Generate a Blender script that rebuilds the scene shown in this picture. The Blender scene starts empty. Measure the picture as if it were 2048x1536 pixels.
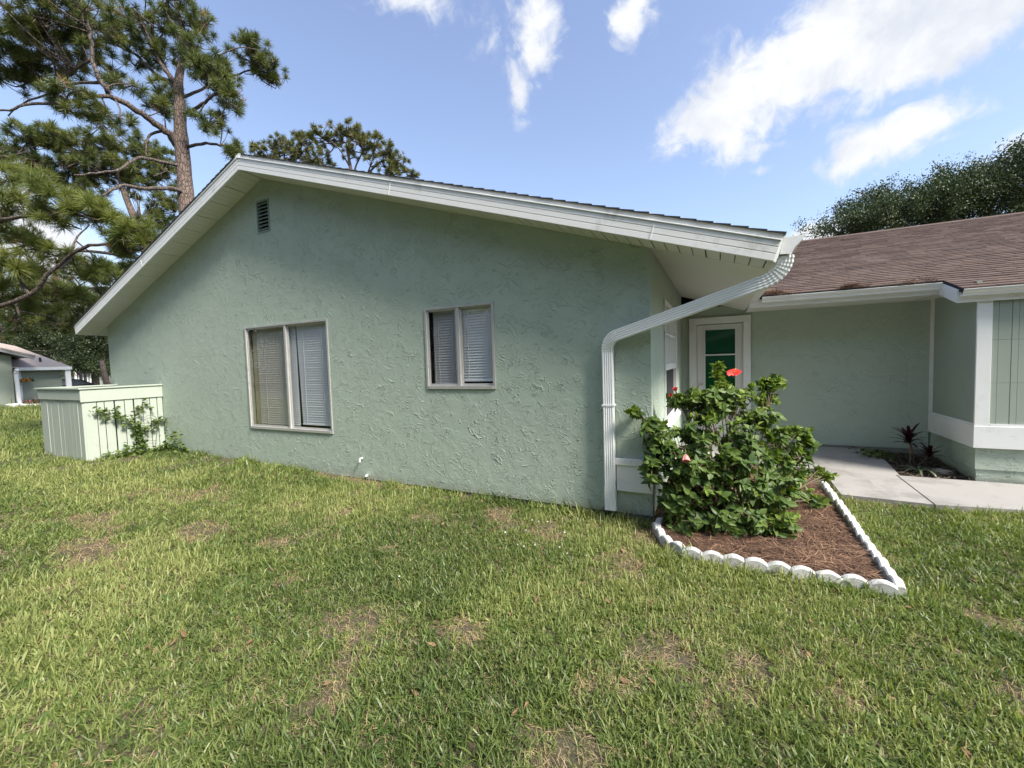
import bpy, bmesh, math, random
import numpy as np
from mathutils import Vector, Matrix, Euler

# ------------------------------------------------------------------ camera, sky, sun, exposure
sc = bpy.context.scene
COL = sc.collection
FWD = Vector((-0.44410481, 0.89436764, -0.05364176))
RGT = Vector((0.89597001, 0.44310915, -0.02986673))
UPV = Vector((0.00294268, 0.06132536, 0.99811349))
EYE = Vector((0.645, -4.617, 1.5))
FPX = 836.3                       # focal length in pixels of a 2048 wide picture
cam_data = bpy.data.cameras.new('camera')
cam = bpy.data.objects.new('camera', cam_data)
COL.objects.link(cam)
cam_data.sensor_width = 36.0
cam_data.lens = FPX / 2048 * 36.0
cam_data.clip_start = 0.05
cam_data.clip_end = 2000
cam.matrix_world = Matrix(((RGT.x, UPV.x, -FWD.x, EYE.x), (RGT.y, UPV.y, -FWD.y, EYE.y),
                           (RGT.z, UPV.z, -FWD.z, EYE.z), (0, 0, 0, 1)))
sc.camera = cam

SUN_AZ, SUN_EL = 105.0, 46.0       # degrees clockwise from +y, and above the horizon
SUN_DIR = Vector((math.sin(math.radians(SUN_AZ)) * math.cos(math.radians(SUN_EL)),
                  math.cos(math.radians(SUN_AZ)) * math.cos(math.radians(SUN_EL)), math.sin(math.radians(SUN_EL))))
sun_data = bpy.data.lights.new('sun', 'SUN')
sun_data.energy = 3.6
sun_data.angle = math.radians(14.0)
sun_data.color = (1.0, 0.94, 0.84)
sun = bpy.data.objects.new('sun', sun_data)
COL.objects.link(sun)
sun.rotation_euler = SUN_DIR.to_track_quat('Z', 'Y').to_euler()

SKY_STRENGTH = 0.122
world = bpy.data.worlds.new('World')
sc.world = world
world.use_nodes = True
world.cycles.sampling_method = 'MANUAL'
world.cycles.sample_map_resolution = 512
sc.view_settings.view_transform = 'Standard'
sc.view_settings.look = 'None'
sc.view_settings.gamma = 1.0
sc.view_settings.use_curve_mapping = False
sc.view_settings.exposure = 1.12
sc.cycles.use_denoising = True
sc.cycles.max_bounces = 5
sc.cycles.diffuse_bounces = 2
sc.cycles.glossy_bounces = 2
sc.cycles.transparent_max_bounces = 8


def at(u, v, t):
    """point of the scene at depth t (metres along the view) seen at photo pixel u, v"""
    return EYE + (FWD + RGT * ((u - 1024) / FPX) - UPV * ((v - 768) / FPX)) * t


def direction(u, v):
    return (FWD + RGT * ((u - 1024) / FPX) - UPV * ((v - 768) / FPX)).normalized()


# ------------------------------------------------------------------ node helpers
class NT:
    def __init__(self, tree):
        self.t = tree
        self.n = tree.nodes
        self.l = tree.links

    def node(self, kind, **kw):
        n = self.n.new(kind)
        ins = kw.pop('ins', {})
        for k, v in kw.items():
            setattr(n, k, v)
        for k, v in ins.items():
            self.put(n, k, v)
        return n

    def put(self, n, k, v):
        s = n.inputs[k]
        if isinstance(v, bpy.types.NodeSocket):
            self.l.new(v, s)
        else:
            s.default_value = v

    def math(self, op, a, b=None, c=None, clamp=False):
        n = self.n.new('ShaderNodeMath')
        n.operation = op
        n.use_clamp = clamp
        for i, v in enumerate((a, b, c)):
            if v is not None:
                self.put(n, i, v)
        return n.outputs[0]

    def vmath(self, op, a, b=None, out=0):
        n = self.n.new('ShaderNodeVectorMath')
        n.operation = op
        self.put(n, 0, a)
        if b is not None:
            self.put(n, 1, b)
        return n.outputs[out]

    def ramp(self, fac, lo, hi, a=0.0, b=1.0, smooth=True):
        n = self.n.new('ShaderNodeMapRange')
        n.interpolation_type = 'SMOOTHSTEP' if smooth else 'LINEAR'
        self.put(n, 0, fac)
        self.put(n, 1, lo)
        self.put(n, 2, hi)
        self.put(n, 3, a)
        self.put(n, 4, b)
        return n.outputs[0]

    def mix(self, fac, a, b, mode='MIX'):
        n = self.n.new('ShaderNodeMix')
        n.data_type = 'RGBA'
        n.blend_type = mode
        n.clamp_factor = True
        self.put(n, 0, fac)
        self.put(n, 6, a)
        self.put(n, 7, b)
        return n.outputs[2]

    def noise(self, vec, scale, detail=3, rough=0.55, dist=0.0, out=0):
        n = self.n.new('ShaderNodeTexNoise')
        if vec is not None:
            self.l.new(vec, n.inputs['Vector'])
        n.inputs['Scale'].default_value = scale
        n.inputs['Detail'].default_value = detail
        n.inputs['Roughness'].default_value = rough
        n.inputs['Distortion'].default_value = dist
        return n.outputs[out]


def rgba(c):
    return (c[0], c[1], c[2], 1.0)


# ------------------------------------------------------------------ world: clear sky with drifting clouds
def build_world():
    T = NT(world.node_tree)
    T.n.clear()
    out = T.node('ShaderNodeOutputWorld')
    bg = T.node('ShaderNodeBackground')
    bg.inputs['Strength'].default_value = SKY_STRENGTH
    sky = T.node('ShaderNodeTexSky')
    sky.sky_type = 'NISHITA'
    sky.sun_disc = False
    sky.sun_elevation = math.radians(SUN_EL)
    sky.sun_rotation = math.radians(SUN_AZ)
    sky.air_density = 1.0
    sky.dust_density = 1.6
    sky.ozone_density = 2.0
    tc = T.node('ShaderNodeTexCoord')
    d = tc.outputs['Generated']
    sep = T.node('ShaderNodeSeparateXYZ', ins={0: d})
    z = T.math('MAXIMUM', sep.outputs[2], 0.08)
    px = T.math('DIVIDE', sep.outputs[0], z)
    py = T.math('DIVIDE', sep.outputs[1], z)
    pl = T.node('ShaderNodeCombineXYZ', ins={0: px, 1: py, 2: 0.0}).outputs[0]
    n1 = T.noise(d, 7.0, 9, 0.56, 0.6)
    n2 = T.noise(d, 26.0, 6, 0.6, 0.5)
    # patches of cloud: each is a soft ellipse in directions of the sky (centre, half extents along and across, tilt)
    blobs = [((1690, 75), 330, 110, -12, 1.15), ((1570, 190), 115, 62, -35, 1.0), ((1920, 60), 240, 80, -22, 1.1), ((1830, 150), 70, 60, -60, .8),
             ((1480, 150), 100, 50, -25, 0.35), ((1790, 262), 165, 40, -16, 1.05), ((1700, 285), 60, 40, 0, 0.6),
             ((1545, 290), 45, 26, 0, 0.55), ((1530, 340), 26, 14, 0, 0.5),
             ((1075, 60), 45, 110, 18, 0.85), ((1045, 165), 26, 75, 12, 0.6), ((1258, 50), 42, 75, 14, 0.75),
             ((850, 25), 130, 55, 6, 0.55), ((25, 450), 130, 90, 0, 0.9), ((30, 600), 120, 60, 0, 0.8),
             ((120, 520), 90, 40, 0, 0.7), ((1650, 470), 90, 25, -8, 0.7), ((2030, 300), 60, 40, 0, 0.5)]
    cov = None
    for (u, v), a, b, tilt, w in blobs:
        c = direction(u, v)
        th = math.radians(tilt)
        ex = (direction(u + math.cos(th) * 6, v + math.sin(th) * 6) - direction(u - math.cos(th) * 6, v - math.sin(th) * 6)) / 12
        ey = (direction(u - math.sin(th) * 6, v + math.cos(th) * 6) - direction(u + math.sin(th) * 6, v - math.cos(th) * 6)) / 12
        ax = ex / (ex.length_squared * a)
        ay = ey / (ey.length_squared * b)
        q = T.vmath('SUBTRACT', d, tuple(c))
        da = T.vmath('DOT_PRODUCT', q, tuple(ax), out=1)
        db = T.vmath('DOT_PRODUCT', q, tuple(ay), out=1)
        r2 = T.math('ADD', T.math('MULTIPLY', da, da), T.math('MULTIPLY', db, db))
        front = T.math('GREATER_THAN', T.vmath('DOT_PRODUCT', d, tuple(c), out=1), 0.2)
        g = T.math('MULTIPLY', T.math('MULTIPLY', T.math('EXPONENT', T.math('MULTIPLY', r2, -0.75)), w), front)
        cov = g if cov is None else T.math('MAXIMUM', cov, g)
    # the rest of the sky carries the same kind of broken cloud
    fd = T.vmath('DOT_PRODUCT', d, tuple(FWD), out=1)
    away = T.ramp(fd, 0.30, 0.55, 0.42, 0.0)
    big = T.noise(pl, 0.8, 3, 0.5)
    cov = T.math('MAXIMUM', cov, T.math('MULTIPLY', away, T.ramp(big, 0.42, 0.62)))
    nn = T.math('ADD', T.math('MULTIPLY', n1, 0.75), T.math('MULTIPLY', n2, 0.45))
    dens = T.math('ADD', T.math('MULTIPLY', cov, 0.85), T.math('MULTIPLY', T.math('SUBTRACT', nn, 0.6), 2.0))
    mask = T.ramp(dens, 0.16, 0.70)
    mask = T.math('MULTIPLY', mask, T.ramp(cov, 0.02, 0.22))
    horizon = T.ramp(sep.outputs[2], 0.0, 0.12)
    mask = T.math('MULTIPLY', mask, T.math('ADD', T.math('MULTIPLY', horizon, 0.6), 0.4))
    shade = T.ramp(T.noise(d, 9.0, 5, 0.6, 0.3), 0.40, 0.70)
    cloud = T.mix(shade, rgba((3.85, 3.92, 4.03)), rgba((2.95, 3.12, 3.48)))
    skyc = T.node('ShaderNodeHueSaturation', ins={'Saturation': 0.76, 'Value': 1.0, 'Color': sky.outputs[0]}).outputs[0]
    skyc = T.mix(1.0, skyc, rgba((0.08, 0.08, 0.50)), 'ADD')
    skyc = T.mix(1.0, skyc, rgba((0.87, 0.94, 0.95)), 'MULTIPLY')
    colr = T.mix(mask, skyc, cloud)
    T.l.new(colr, bg.inputs['Color'])
    T.l.new(bg.outputs[0], out.inputs[0])


build_world()


# ------------------------------------------------------------------ materials
MATS = {}


def material(name):
    m = bpy.data.materials.new(name)
    m.use_nodes = True
    T = NT(m.node_tree)
    b = T.n['Principled BSDF']
    MATS[name] = m
    return m, T, b


def coords(T):
    return T.node('ShaderNodeNewGeometry').outputs['Position']


def bump(T, b, height, strength=0.5, dist=0.01):
    n = T.node('ShaderNodeBump', ins={'Strength': strength, 'Distance': dist, 'Height': height})
    T.l.new(n.outputs[0], b.inputs['Normal'])


def plain(name, col, rough=0.6, var=0.12, scale=6.0, spec=0.4, metal=0.0, fine=0.0, dirt=None):
    """painted or natural surface: colour broken up by two sizes of noise, slight relief, optional dirt"""
    m, T, b = material(name)
    P = coords(T)
    n = T.noise(P, scale, 5, 0.6)
    lo = tuple(max(0, c * (1 - var)) for c in col)
    hi = tuple(min(1, c * (1 + var)) for c in col)
    c = T.mix(n, rgba(lo), rgba(hi))
    if dirt:
        dn = T.ramp(T.noise(P, dirt[1], 6, 0.7, 0.4), dirt[2], dirt[2] + 0.16)
        c = T.mix(T.math('MULTIPLY', dn, dirt[3]), c, rgba(dirt[0]))
    T.l.new(c, b.inputs['Base Color'])
    b.inputs['Roughness'].default_value = rough
    b.inputs['Metallic'].default_value = metal
    b.inputs['Specular IOR Level'].default_value = spec
    if fine:
        bump(T, b, T.noise(P, scale * 14, 4, 0.6), 0.5, fine)
    return m


def stucco(name, col, amount=1.0):
    """trowelled stucco: curved knife ridges over a fine sand grain"""
    m, T, b = material(name)
    P = coords(T)
    warp = T.noise(P, 2.2, 2, 0.5, 0.0, out=1)
    w = T.node('ShaderNodeVectorMath', operation='MULTIPLY_ADD')
    T.l.new(warp, w.inputs[0])
    w.inputs[1].default_value = (0.10, 0.10, 0.10)
    T.l.new(P, w.inputs[2])
    W = w.outputs[0]
    sw_ = T.node('ShaderNodeSeparateXYZ', ins={0: W})
    along = T.math('ADD', sw_.outputs[0], sw_.outputs[1])

    def stroke(ang, k):
        # coordinates drawn out along one trowel direction
        ca_, sa_ = math.cos(ang), math.sin(ang)
        p = T.math('ADD', T.math('MULTIPLY', along, ca_), T.math('MULTIPLY', sw_.outputs[2], sa_))
        q = T.math('SUBTRACT', T.math('MULTIPLY', sw_.outputs[2], ca_), T.math('MULTIPLY', along, sa_))
        return T.node('ShaderNodeCombineXYZ', ins={0: T.math('MULTIPLY', p, k), 1: q, 2: ang * 3.0}).outputs[0]
    r1 = T.math('ABSOLUTE', T.math('SUBTRACT', T.noise(stroke(-0.6, 0.42), 9.0, 2.2, 0.5, 0.55), 0.5))
    r2 = T.math('ABSOLUTE', T.math('SUBTRACT', T.noise(stroke(0.5, 0.42), 13.0, 2.2, 0.5, 0.5), 0.5))
    l1 = T.ramp(r1, 0.0, 0.024, 1.0, 0.0)
    l2 = T.ramp(r2, 0.0, 0.030, 1.0, 0.0)
    m1 = T.ramp(T.noise(P, 4.0, 2, 0.5), 0.47, 0.60)
    m2 = T.ramp(T.noise(P, 6.5, 2, 0.5), 0.50, 0.62)
    plate = T.ramp(T.noise(W, 7.0, 3, 0.5, 0.4), 0.46, 0.60)
    h = T.math('ADD', T.math('MULTIPLY', l1, m1), T.math('MULTIPLY', T.math('MULTIPLY', l2, m2), 0.85))
    h = T.math('ADD', h, T.math('MULTIPLY', plate, 0.22))
    r3 = T.math('ABSOLUTE', T.math('SUBTRACT', T.noise(W, 26.0, 2, 0.5, 0.3), 0.5))
    h = T.math('ADD', h, T.math('MULTIPLY', T.math('MULTIPLY', T.ramp(r3, 0.0, 0.05, 1.0, 0.0), T.ramp(T.noise(P, 3.1, 3, 0.5), 0.42, 0.58)), 0.38))
    h = T.math('ADD', h, T.math('MULTIPLY', T.noise(P, 60, 3, 0.6), 0.17))
    big = T.noise(P, 0.55, 4, 0.55)
    c = T.mix(big, rgba(tuple(x * 0.92 for x in col)), rgba(tuple(min(1, x * 1.06) for x in col)))
    grime = T.ramp(T.noise(P, 18, 4, 0.65, 0.5), 0.60, 0.72)
    c = T.mix(T.math('MULTIPLY', grime, 0.12), c, rgba(tuple(x * 0.55 for x in col)))
    c = T.mix(T.math('MULTIPLY', T.math('MULTIPLY', l1, m1), 0.10), c, rgba(tuple(min(1, x * 1.3) for x in col)))
    stv = T.node('ShaderNodeVectorMath', operation='MULTIPLY')
    T.l.new(P, stv.inputs[0])
    stv.inputs[1].default_value = (5.0, 5.0, 0.35)
    streak = T.math('MULTIPLY', T.ramp(T.noise(stv.outputs[0], 1.0, 4, 0.6), 0.56, 0.74), T.ramp(T.noise(P, 0.7, 3, 0.5), 0.42, 0.62))
    c = T.mix(T.math('MULTIPLY', streak, 0.17), c, rgba(tuple(x * 0.6 for x in col)))
    # splash-back of soil along the foot of the wall
    sep = T.node('ShaderNodeSeparateXYZ', ins={0: P})
    foot = T.ramp(T.math('ADD', sep.outputs[2], T.math('MULTIPLY', T.noise(P, 5, 4, 0.6), 0.3)), -0.12, 0.10, 1.0, 0.0)
    c = T.mix(T.math('MULTIPLY', foot, 0.45), c, rgba((0.25, 0.22, 0.17)))
    T.l.new(c, b.inputs['Base Color'])
    b.inputs['Roughness'].default_value = 0.72
    b.inputs['Specular IOR Level'].default_value = 0.3
    bump(T, b, h, 0.85, 0.009 * amount)
    return m


def leafy(name, col, col2, rough=0.45, trans=0.35, spec=0.4, scale=3.0):
    """leaf: two greens by plant position and by single leaf, light passing through"""
    m, T, b = material(name)
    rnd = T.node('ShaderNodeObjectInfo').outputs['Random']
    P = coords(T)
    f = T.math('ADD', T.math('MULTIPLY', T.noise(P, scale, 2, 0.5), 0.45), T.math('MULTIPLY', rnd, 0.75))
    f = T.math('SUBTRACT', f, 0.08, clamp=True)
    c = T.mix(f, rgba(col), rgba(col2))
    T.l.new(c, b.inputs['Base Color'])
    b.inputs['Roughness'].default_value = rough
    b.inputs['Specular IOR Level'].default_value = spec
    tr = T.node('ShaderNodeBsdfTranslucent')
    T.l.new(T.mix(1.0, c, rgba((1.15, 1.25, 0.55)), 'MULTIPLY'), tr.inputs['Color'])
    mx = T.node('ShaderNodeMixShader', ins={0: trans, 1: b.outputs[0], 2: tr.outputs[0]})
    T.l.new(mx.outputs[0], T.n['Material Output'].inputs[0])
    return m


def glass(name, tint, rough=0.02, alpha=0.25):
    """window pane: mirror-like reflection over a mostly clear sheet"""
    m, T, b = material(name)
    T.n.remove(b)
    gl = T.node('ShaderNodeBsdfGlossy', ins={'Color': rgba((0.9, 0.93, 0.95)), 'Roughness': rough})
    tr = T.node('ShaderNodeBsdfTransparent', ins={'Color': rgba(tint)})
    fr = T.node('ShaderNodeLayerWeight', ins={'Blend': 0.5})
    k = T.math('ADD', T.math('MULTIPLY', T.math('POWER', fr.outputs['Facing'], 5.0), 0.9), alpha, clamp=True)
    mx = T.node('ShaderNodeMixShader', ins={0: k, 1: tr.outputs[0], 2: gl.outputs[0]})
    T.l.new(mx.outputs[0], T.n['Material Output'].inputs[0])
    return m


def bark(name, a, b2, scale=7.0):
    m, T, b = material(name)
    P = coords(T)
    sc_ = T.node('ShaderNodeVectorMath', operation='MULTIPLY')
    T.l.new(P, sc_.inputs[0])
    sc_.inputs[1].default_value = (1, 1, 0.35)
    v = T.node('ShaderNodeTexVoronoi', feature='DISTANCE_TO_EDGE', ins={'Vector': sc_.outputs[0], 'Scale': scale})
    e = T.ramp(v.outputs[0], 0.0, 0.12)
    n = T.noise(P, scale * 2, 4, 0.6)
    c = T.mix(T.math('MULTIPLY', e, T.math('ADD', n, 0.25)), rgba(b2), rgba(a))
    T.l.new(c, b.inputs['Base Color'])
    b.inputs['Roughness'].default_value = 0.9
    bump(T, b, e, 0.9, 0.03)
    return m


WALL = (0.445, 0.525, 0.44)
stucco('stucco_green', WALL, 1.0)
stucco('stucco_entry', WALL, 0.5)
plain('white_trim', (0.84, 0.85, 0.84), 0.45, 0.05, 3, dirt=((0.36, 0.36, 0.31), 3.2, 0.55, 0.40))
plain('white_soffit', (0.74, 0.75, 0.70), 0.5, 0.05, 3)
plain('white_metal', (0.88, 0.89, 0.89), 0.35, 0.04, 4, dirt=((0.45, 0.44, 0.40), 9, 0.62, 0.4))
plain('deck_dark', (0.03, 0.03, 0.03), 0.9)
plain('aluminium', (0.58, 0.57, 0.55), 0.42, 0.12, 9, metal=0.35, dirt=((0.30, 0.28, 0.25), 6, 0.58, 0.5))
plain('blind_white', (0.90, 0.90, 0.87), 0.5, 0.03, 2)
plain('cream_reveal', (0.66, 0.62, 0.48), 0.6)
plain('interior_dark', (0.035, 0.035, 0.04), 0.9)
plain('vent_green', (0.24, 0.31, 0.27), 0.6)
plain('foundation', (0.30, 0.30, 0.28), 0.85, 0.2, 9, fine=0.01, dirt=((0.14, 0.12, 0.10), 5, 0.5, 0.6))
plain('shingle_black', (0.035, 0.036, 0.040), 0.9, 0.35, 30, fine=0.004)
plain('siding_green', (0.34, 0.395, 0.335), 0.6, 0.08, 5, fine=0.002)
plain('door_white', (0.80, 0.80, 0.80), 0.38, 0.03, 3)
plain('fence_paint', (0.42, 0.465, 0.40), 0.65, 0.08, 5, fine=0.003, dirt=((0.30, 0.34, 0.27), 3.5, 0.60, 0.5))
plain('concrete', (0.33, 0.315, 0.30), 0.85, 0.12, 2.0, fine=0.004, dirt=((0.20, 0.19, 0.18), 1.6, 0.50, 0.6))
plain('edging_white', (0.60, 0.60, 0.575), 0.85, 0.12, 8, fine=0.010, dirt=((0.27, 0.25, 0.21), 11, 0.50, 0.65))
plain('soil_dark', (0.05, 0.038, 0.03), 0.95, 0.4, 12, fine=0.02)
plain('straw_base', (0.075, 0.040, 0.027), 0.95, 0.45, 20, fine=0.02)
plain('straw', (0.150, 0.085, 0.054), 0.8, 0.45, 3)
plain('straw_pale', (0.30, 0.18, 0.11), 0.8, 0.3, 3)
plain('stem', (0.17, 0.13, 0.09), 0.85, 0.3, 12)
plain('stone', (0.38, 0.33, 0.26), 0.9, 0.25, 14, fine=0.01)
plain('pvc_white', (0.85, 0.85, 0.83), 0.4, 0.03)
plain('wire_black', (0.03, 0.03, 0.03), 0.5)
plain('car_black', (0.012, 0.013, 0.018), 0.18, 0.1, spec=0.7)
plain('car_glass', (0.02, 0.025, 0.03), 0.06, 0.1, spec=0.8)
plain('rubber', (0.02, 0.02, 0.02), 0.85)
plain('chrome', (0.7, 0.7, 0.72), 0.25, 0.05, metal=0.9)
plain('lamp_lens', (0.75, 0.78, 0.8), 0.2, 0.05)
plain('far_wall', (0.27, 0.30, 0.25), 0.8, 0.06, 2)
plain('far_white', (0.78, 0.78, 0.78), 0.5, 0.04)
plain('far_roof', (0.40, 0.325, 0.285), 0.9, 0.2, 9, fine=0.01)
plain('far_grey', (0.40, 0.41, 0.42), 0.8, 0.08)
plain('petal_red', (0.80, 0.055, 0.045), 0.5, 0.2, 30)
plain('petal_pink', (0.78, 0.30, 0.28), 0.6, 0.2, 30)
plain('petal_orange', (0.75, 0.28, 0.06), 0.6, 0.2, 30)
plain('pollen', (0.8, 0.6, 0.15), 0.6)
plain('clover_white', (0.85, 0.85, 0.80), 0.7)
glass('pane_clear', (0.93, 0.92, 0.89), 0.015, 0.08)
glass('pane_screen', (0.85, 0.85, 0.86), 0.25, 0.03)
glass('pane_soft', (0.95, 0.96, 0.97), 0.03, 0.03)
bark('pine_bark', (0.215, 0.155, 0.125), (0.09, 0.068, 0.058), 15.0)
bark('limb_bark', (0.15, 0.115, 0.095), (0.06, 0.048, 0.042), 14.0)
bark('oak_bark', (0.16, 0.14, 0.12), (0.05, 0.045, 0.04), 8.0)
leafy('needle', (0.050, 0.080, 0.024), (0.165, 0.180, 0.050), 0.5, 0.25, scale=0.9)
leafy('needle_near', (0.075, 0.115, 0.028), (0.23, 0.24, 0.06), 0.5, 0.3, scale=1.1)
leafy('needle_far', (0.065, 0.088, 0.03), (0.19, 0.18, 0.055), 0.55, 0.25, scale=0.7)
leafy('needle_dry', (0.20, 0.11, 0.05), (0.30, 0.17, 0.07), 0.7, 0.2)
leafy('oak_leaf', (0.022, 0.038, 0.015), (0.07, 0.095, 0.035), 0.5, 0.2, scale=0.6)
leafy('bush_leaf', (0.036, 0.080, 0.018), (0.140, 0.205, 0.046), 0.46, 0.28, 0.3, scale=5)
leafy('bush_leaf_young', (0.11, 0.185, 0.033), (0.24, 0.31, 0.065), 0.46, 0.35, 0.3, scale=5)
leafy('weed_leaf', (0.07, 0.13, 0.03), (0.17, 0.22, 0.06), 0.5, 0.35)
leafy('burgundy_leaf', (0.020, 0.006, 0.009), (0.055, 0.010, 0.017), 0.35, 0.15, 0.5)
leafy('aloe_leaf', (0.10, 0.14, 0.08), (0.18, 0.20, 0.12), 0.45, 0.15)
leafy('grass_a', (0.090, 0.150, 0.034), (0.29, 0.335, 0.105), 0.42, 0.38, scale=1.6)
leafy('grass_b', (0.062, 0.110, 0.028), (0.20, 0.245, 0.075), 0.42, 0.38, scale=1.6)
leafy('grass_c', (0.190, 0.235, 0.066), (0.40, 0.415, 0.165), 0.55, 0.35, scale=1.6)
leafy('grass_dry', (0.28, 0.20, 0.11), (0.46, 0.35, 0.20), 0.8, 0.2, scale=4)


def ground_material():
    m, T, b = material('lawn_soil')
    P = coords(T)
    n = T.noise(P, 1.1, 5, 0.6)
    c = T.mix(T.ramp(n, 0.35, 0.65), rgba((0.060, 0.062, 0.026)), rgba((0.085, 0.066, 0.040)))
    th = T.ramp(T.noise(P, 60, 4, 0.7), 0.45, 0.7)
    c = T.mix(T.math('MULTIPLY', th, 0.7), c, rgba((0.20, 0.15, 0.10)))
    c = T.mix(T.ramp(T.noise(P, 8, 4, 0.6), 0.58, 0.7), c, rgba((0.07, 0.045, 0.03)))
    T.l.new(c, b.inputs['Base Color'])
    b.inputs['Roughness'].default_value = 0.95
    bump(T, b, T.noise(P, 80, 4, 0.7), 0.8, 0.02)


ground_material()


def shingle_material():
    m, T, b = material('shingle_brown')
    rnd = T.node('ShaderNodeNewGeometry').outputs['Random Per Island']
    rnd2 = T.node('ShaderNodeObjectInfo').outputs['Random']
    P = coords(T)
    f = T.math('FRACT', T.math('ADD', rnd, T.math('MULTIPLY', rnd2, 3.7)))
    c = T.mix(f, rgba((0.074, 0.046, 0.036)), rgba((0.135, 0.087, 0.066)))
    g = T.noise(P, 110, 3, 0.7)
    c = T.mix(T.math('MULTIPLY', g, 0.55), c, rgba((0.06, 0.04, 0.034)))
    st = T.ramp(T.noise(P, 1.2, 4, 0.6), 0.5, 0.75)
    c = T.mix(T.math('MULTIPLY', st, 0.35), c, rgba((0.17, 0.125, 0.105)))
    T.l.new(c, b.inputs['Base Color'])
    b.inputs['Roughness'].default_value = 0.92
    bump(T, b, g, 0.6, 0.004)


shingle_material()


# ------------------------------------------------------------------ mesh helpers
class MB:
    def __init__(self):
        self.v = []
        self.f = []

    def add(self, verts, faces):
        k = len(self.v)
        self.v += [tuple(p) for p in verts]
        self.f += [tuple(i + k for i in f) for f in faces]
        return self

    def box(self, x0, x1, y0, y1, z0, z1):
        return self.add([(x0, y0, z0), (x1, y0, z0), (x1, y1, z0), (x0, y1, z0), (x0, y0, z1), (x1, y0, z1), (x1, y1, z1), (x0, y1, z1)],
                        [(0, 3, 2, 1), (4, 5, 6, 7), (0, 1, 5, 4), (1, 2, 6, 5), (2, 3, 7, 6), (3, 0, 4, 7)])

    def prism(self, poly, axis, a, b):
        """poly of 2-D points pushed along axis from a to b (axis y: points are x,z; axis x: y,z; axis z: x,y)"""
        def mk(p, w):
            return {'x': (w, p[0], p[1]), 'y': (p[0], w, p[1]), 'z': (p[0], p[1], w)}[axis]
        n = len(poly)
        vs = [mk(p, a) for p in poly] + [mk(p, b) for p in poly]
        fs = [tuple(range(n)), tuple(range(2 * n - 1, n - 1, -1))]
        fs += [(i, i + n, (i + 1) % n + n, (i + 1) % n) for i in range(n)]
        return self.add(vs, fs)

    def tube(self, pts, radii, n=8, cap=True):
        pts = [Vector(p) for p in pts]
        if not isinstance(radii, (list, tuple)):
            radii = [radii] * len(pts)
        k = len(self.v)
        ref = Vector((0.3, 0.2, 1)).normalized()
        for i, p in enumerate(pts):
            d = (pts[min(i + 1, len(pts) - 1)] - pts[max(i - 1, 0)])
            d = d.normalized() if d.length > 1e-9 else Vector((0, 0, 1))
            a = d.cross(ref)
            if a.length < 1e-3:
                a = d.cross(Vector((1, 0, 0)))
            a.normalize()
            b = d.cross(a)
            for j in range(n):
                th = 2 * math.pi * j / n
                self.v.append(tuple(p + (a * math.cos(th) + b * math.sin(th)) * radii[i]))
        for i in range(len(pts) - 1):
            for j in range(n):
                self.f.append((k + i * n + j, k + i * n + (j + 1) % n, k + (i + 1) * n + (j + 1) % n, k + (i + 1) * n + j))
        if cap:
            self.f.append(tuple(k + j for j in range(n))[::-1])
            self.f.append(tuple(k + (len(pts) - 1) * n + j for j in range(n)))
        return self

    def rect_tube(self, pts, side, w, h):
        """rectangular pipe along pts; side = direction of its width"""
        pts = [Vector(p) for p in pts]
        k = len(self.v)
        for i, p in enumerate(pts):
            d = (pts[min(i + 1, len(pts) - 1)] - pts[max(i - 1, 0)]).normalized()
            s = Vector(side)
            s = (s - d * s.dot(d)).normalized()
            o = d.cross(s)
            for a, b in ((-1, -1), (1, -1), (1, 1), (-1, 1)):
                self.v.append(tuple(p + s * (a * w / 2) + o * (b * h / 2)))
        for i in range(len(pts) - 1):
            for j in range(4):
                self.f.append((k + i * 4 + j, k + i * 4 + (j + 1) % 4, k + i * 4 + 4 + (j + 1) % 4, k + i * 4 + 4 + j))
        self.f.append((k + 3, k + 2, k + 1, k))
        m = k + (len(pts) - 1) * 4
        self.f.append((m, m + 1, m + 2, m + 3))
        return self

    def mesh(self, name, mats, smooth=False):
        me = bpy.data.meshes.new(name)
        me.from_pydata(self.v, [], self.f)
        for mt in (mats if isinstance(mats, (list, tuple)) else [mats]):
            me.materials.append(MATS[mt])
        bm = bmesh.new()
        bm.from_mesh(me)
        bmesh.ops.recalc_face_normals(bm, faces=bm.faces)
        bm.to_mesh(me)
        bm.free()
        if smooth:
            me.polygons.foreach_set('use_smooth', [True] * len(me.polygons))
        me.update()
        return me


def link(o, parent=None):
    COL.objects.link(o)
    if parent is not None:
        o.parent = parent
        o.matrix_parent_inverse = Matrix.Translation(-Vector(parent.get('_o', (0, 0, 0))))
    return o


def thing(name, label, cat, loc, group=None):
    o = bpy.data.objects.new(name, None)
    o.location = loc
    o.empty_display_size = 0.1
    o['_o'] = tuple(loc)
    COL.objects.link(o)
    return tag(o, label, cat, group)


def tag(o, label, cat, group=None):
    o['label'] = label
    o['category'] = cat
    if group:
        o['group'] = group
    return o


def part(name, mb, mat, parent=None, smooth=False, bev=0.0, kind=None, label=None):
    me = mb.mesh(name, mat, smooth) if isinstance(mb, MB) else mb
    o = link(bpy.data.objects.new(name, me), parent)
    if bev:
        m = o.modifiers.new('bevel', 'BEVEL')
        m.width = bev
        m.segments = 2
        m.limit_method = 'ANGLE'
    if kind:
        o['kind'] = kind
    if label:
        o['label'] = label
    return o


def placed(name, me, M, parent=None):
    o = bpy.data.objects.new(name, me)
    link(o, parent)
    o.matrix_basis = M
    return o


# instancing of small pieces (blades, needles, leaves) over points, for uncountable stuff
def proto_collection(name, meshes):
    c = bpy.data.collections.new(name)
    for i, me in enumerate(meshes):
        c.objects.link(bpy.data.objects.new('%s_%02d' % (name, i), me))
    return c


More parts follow.
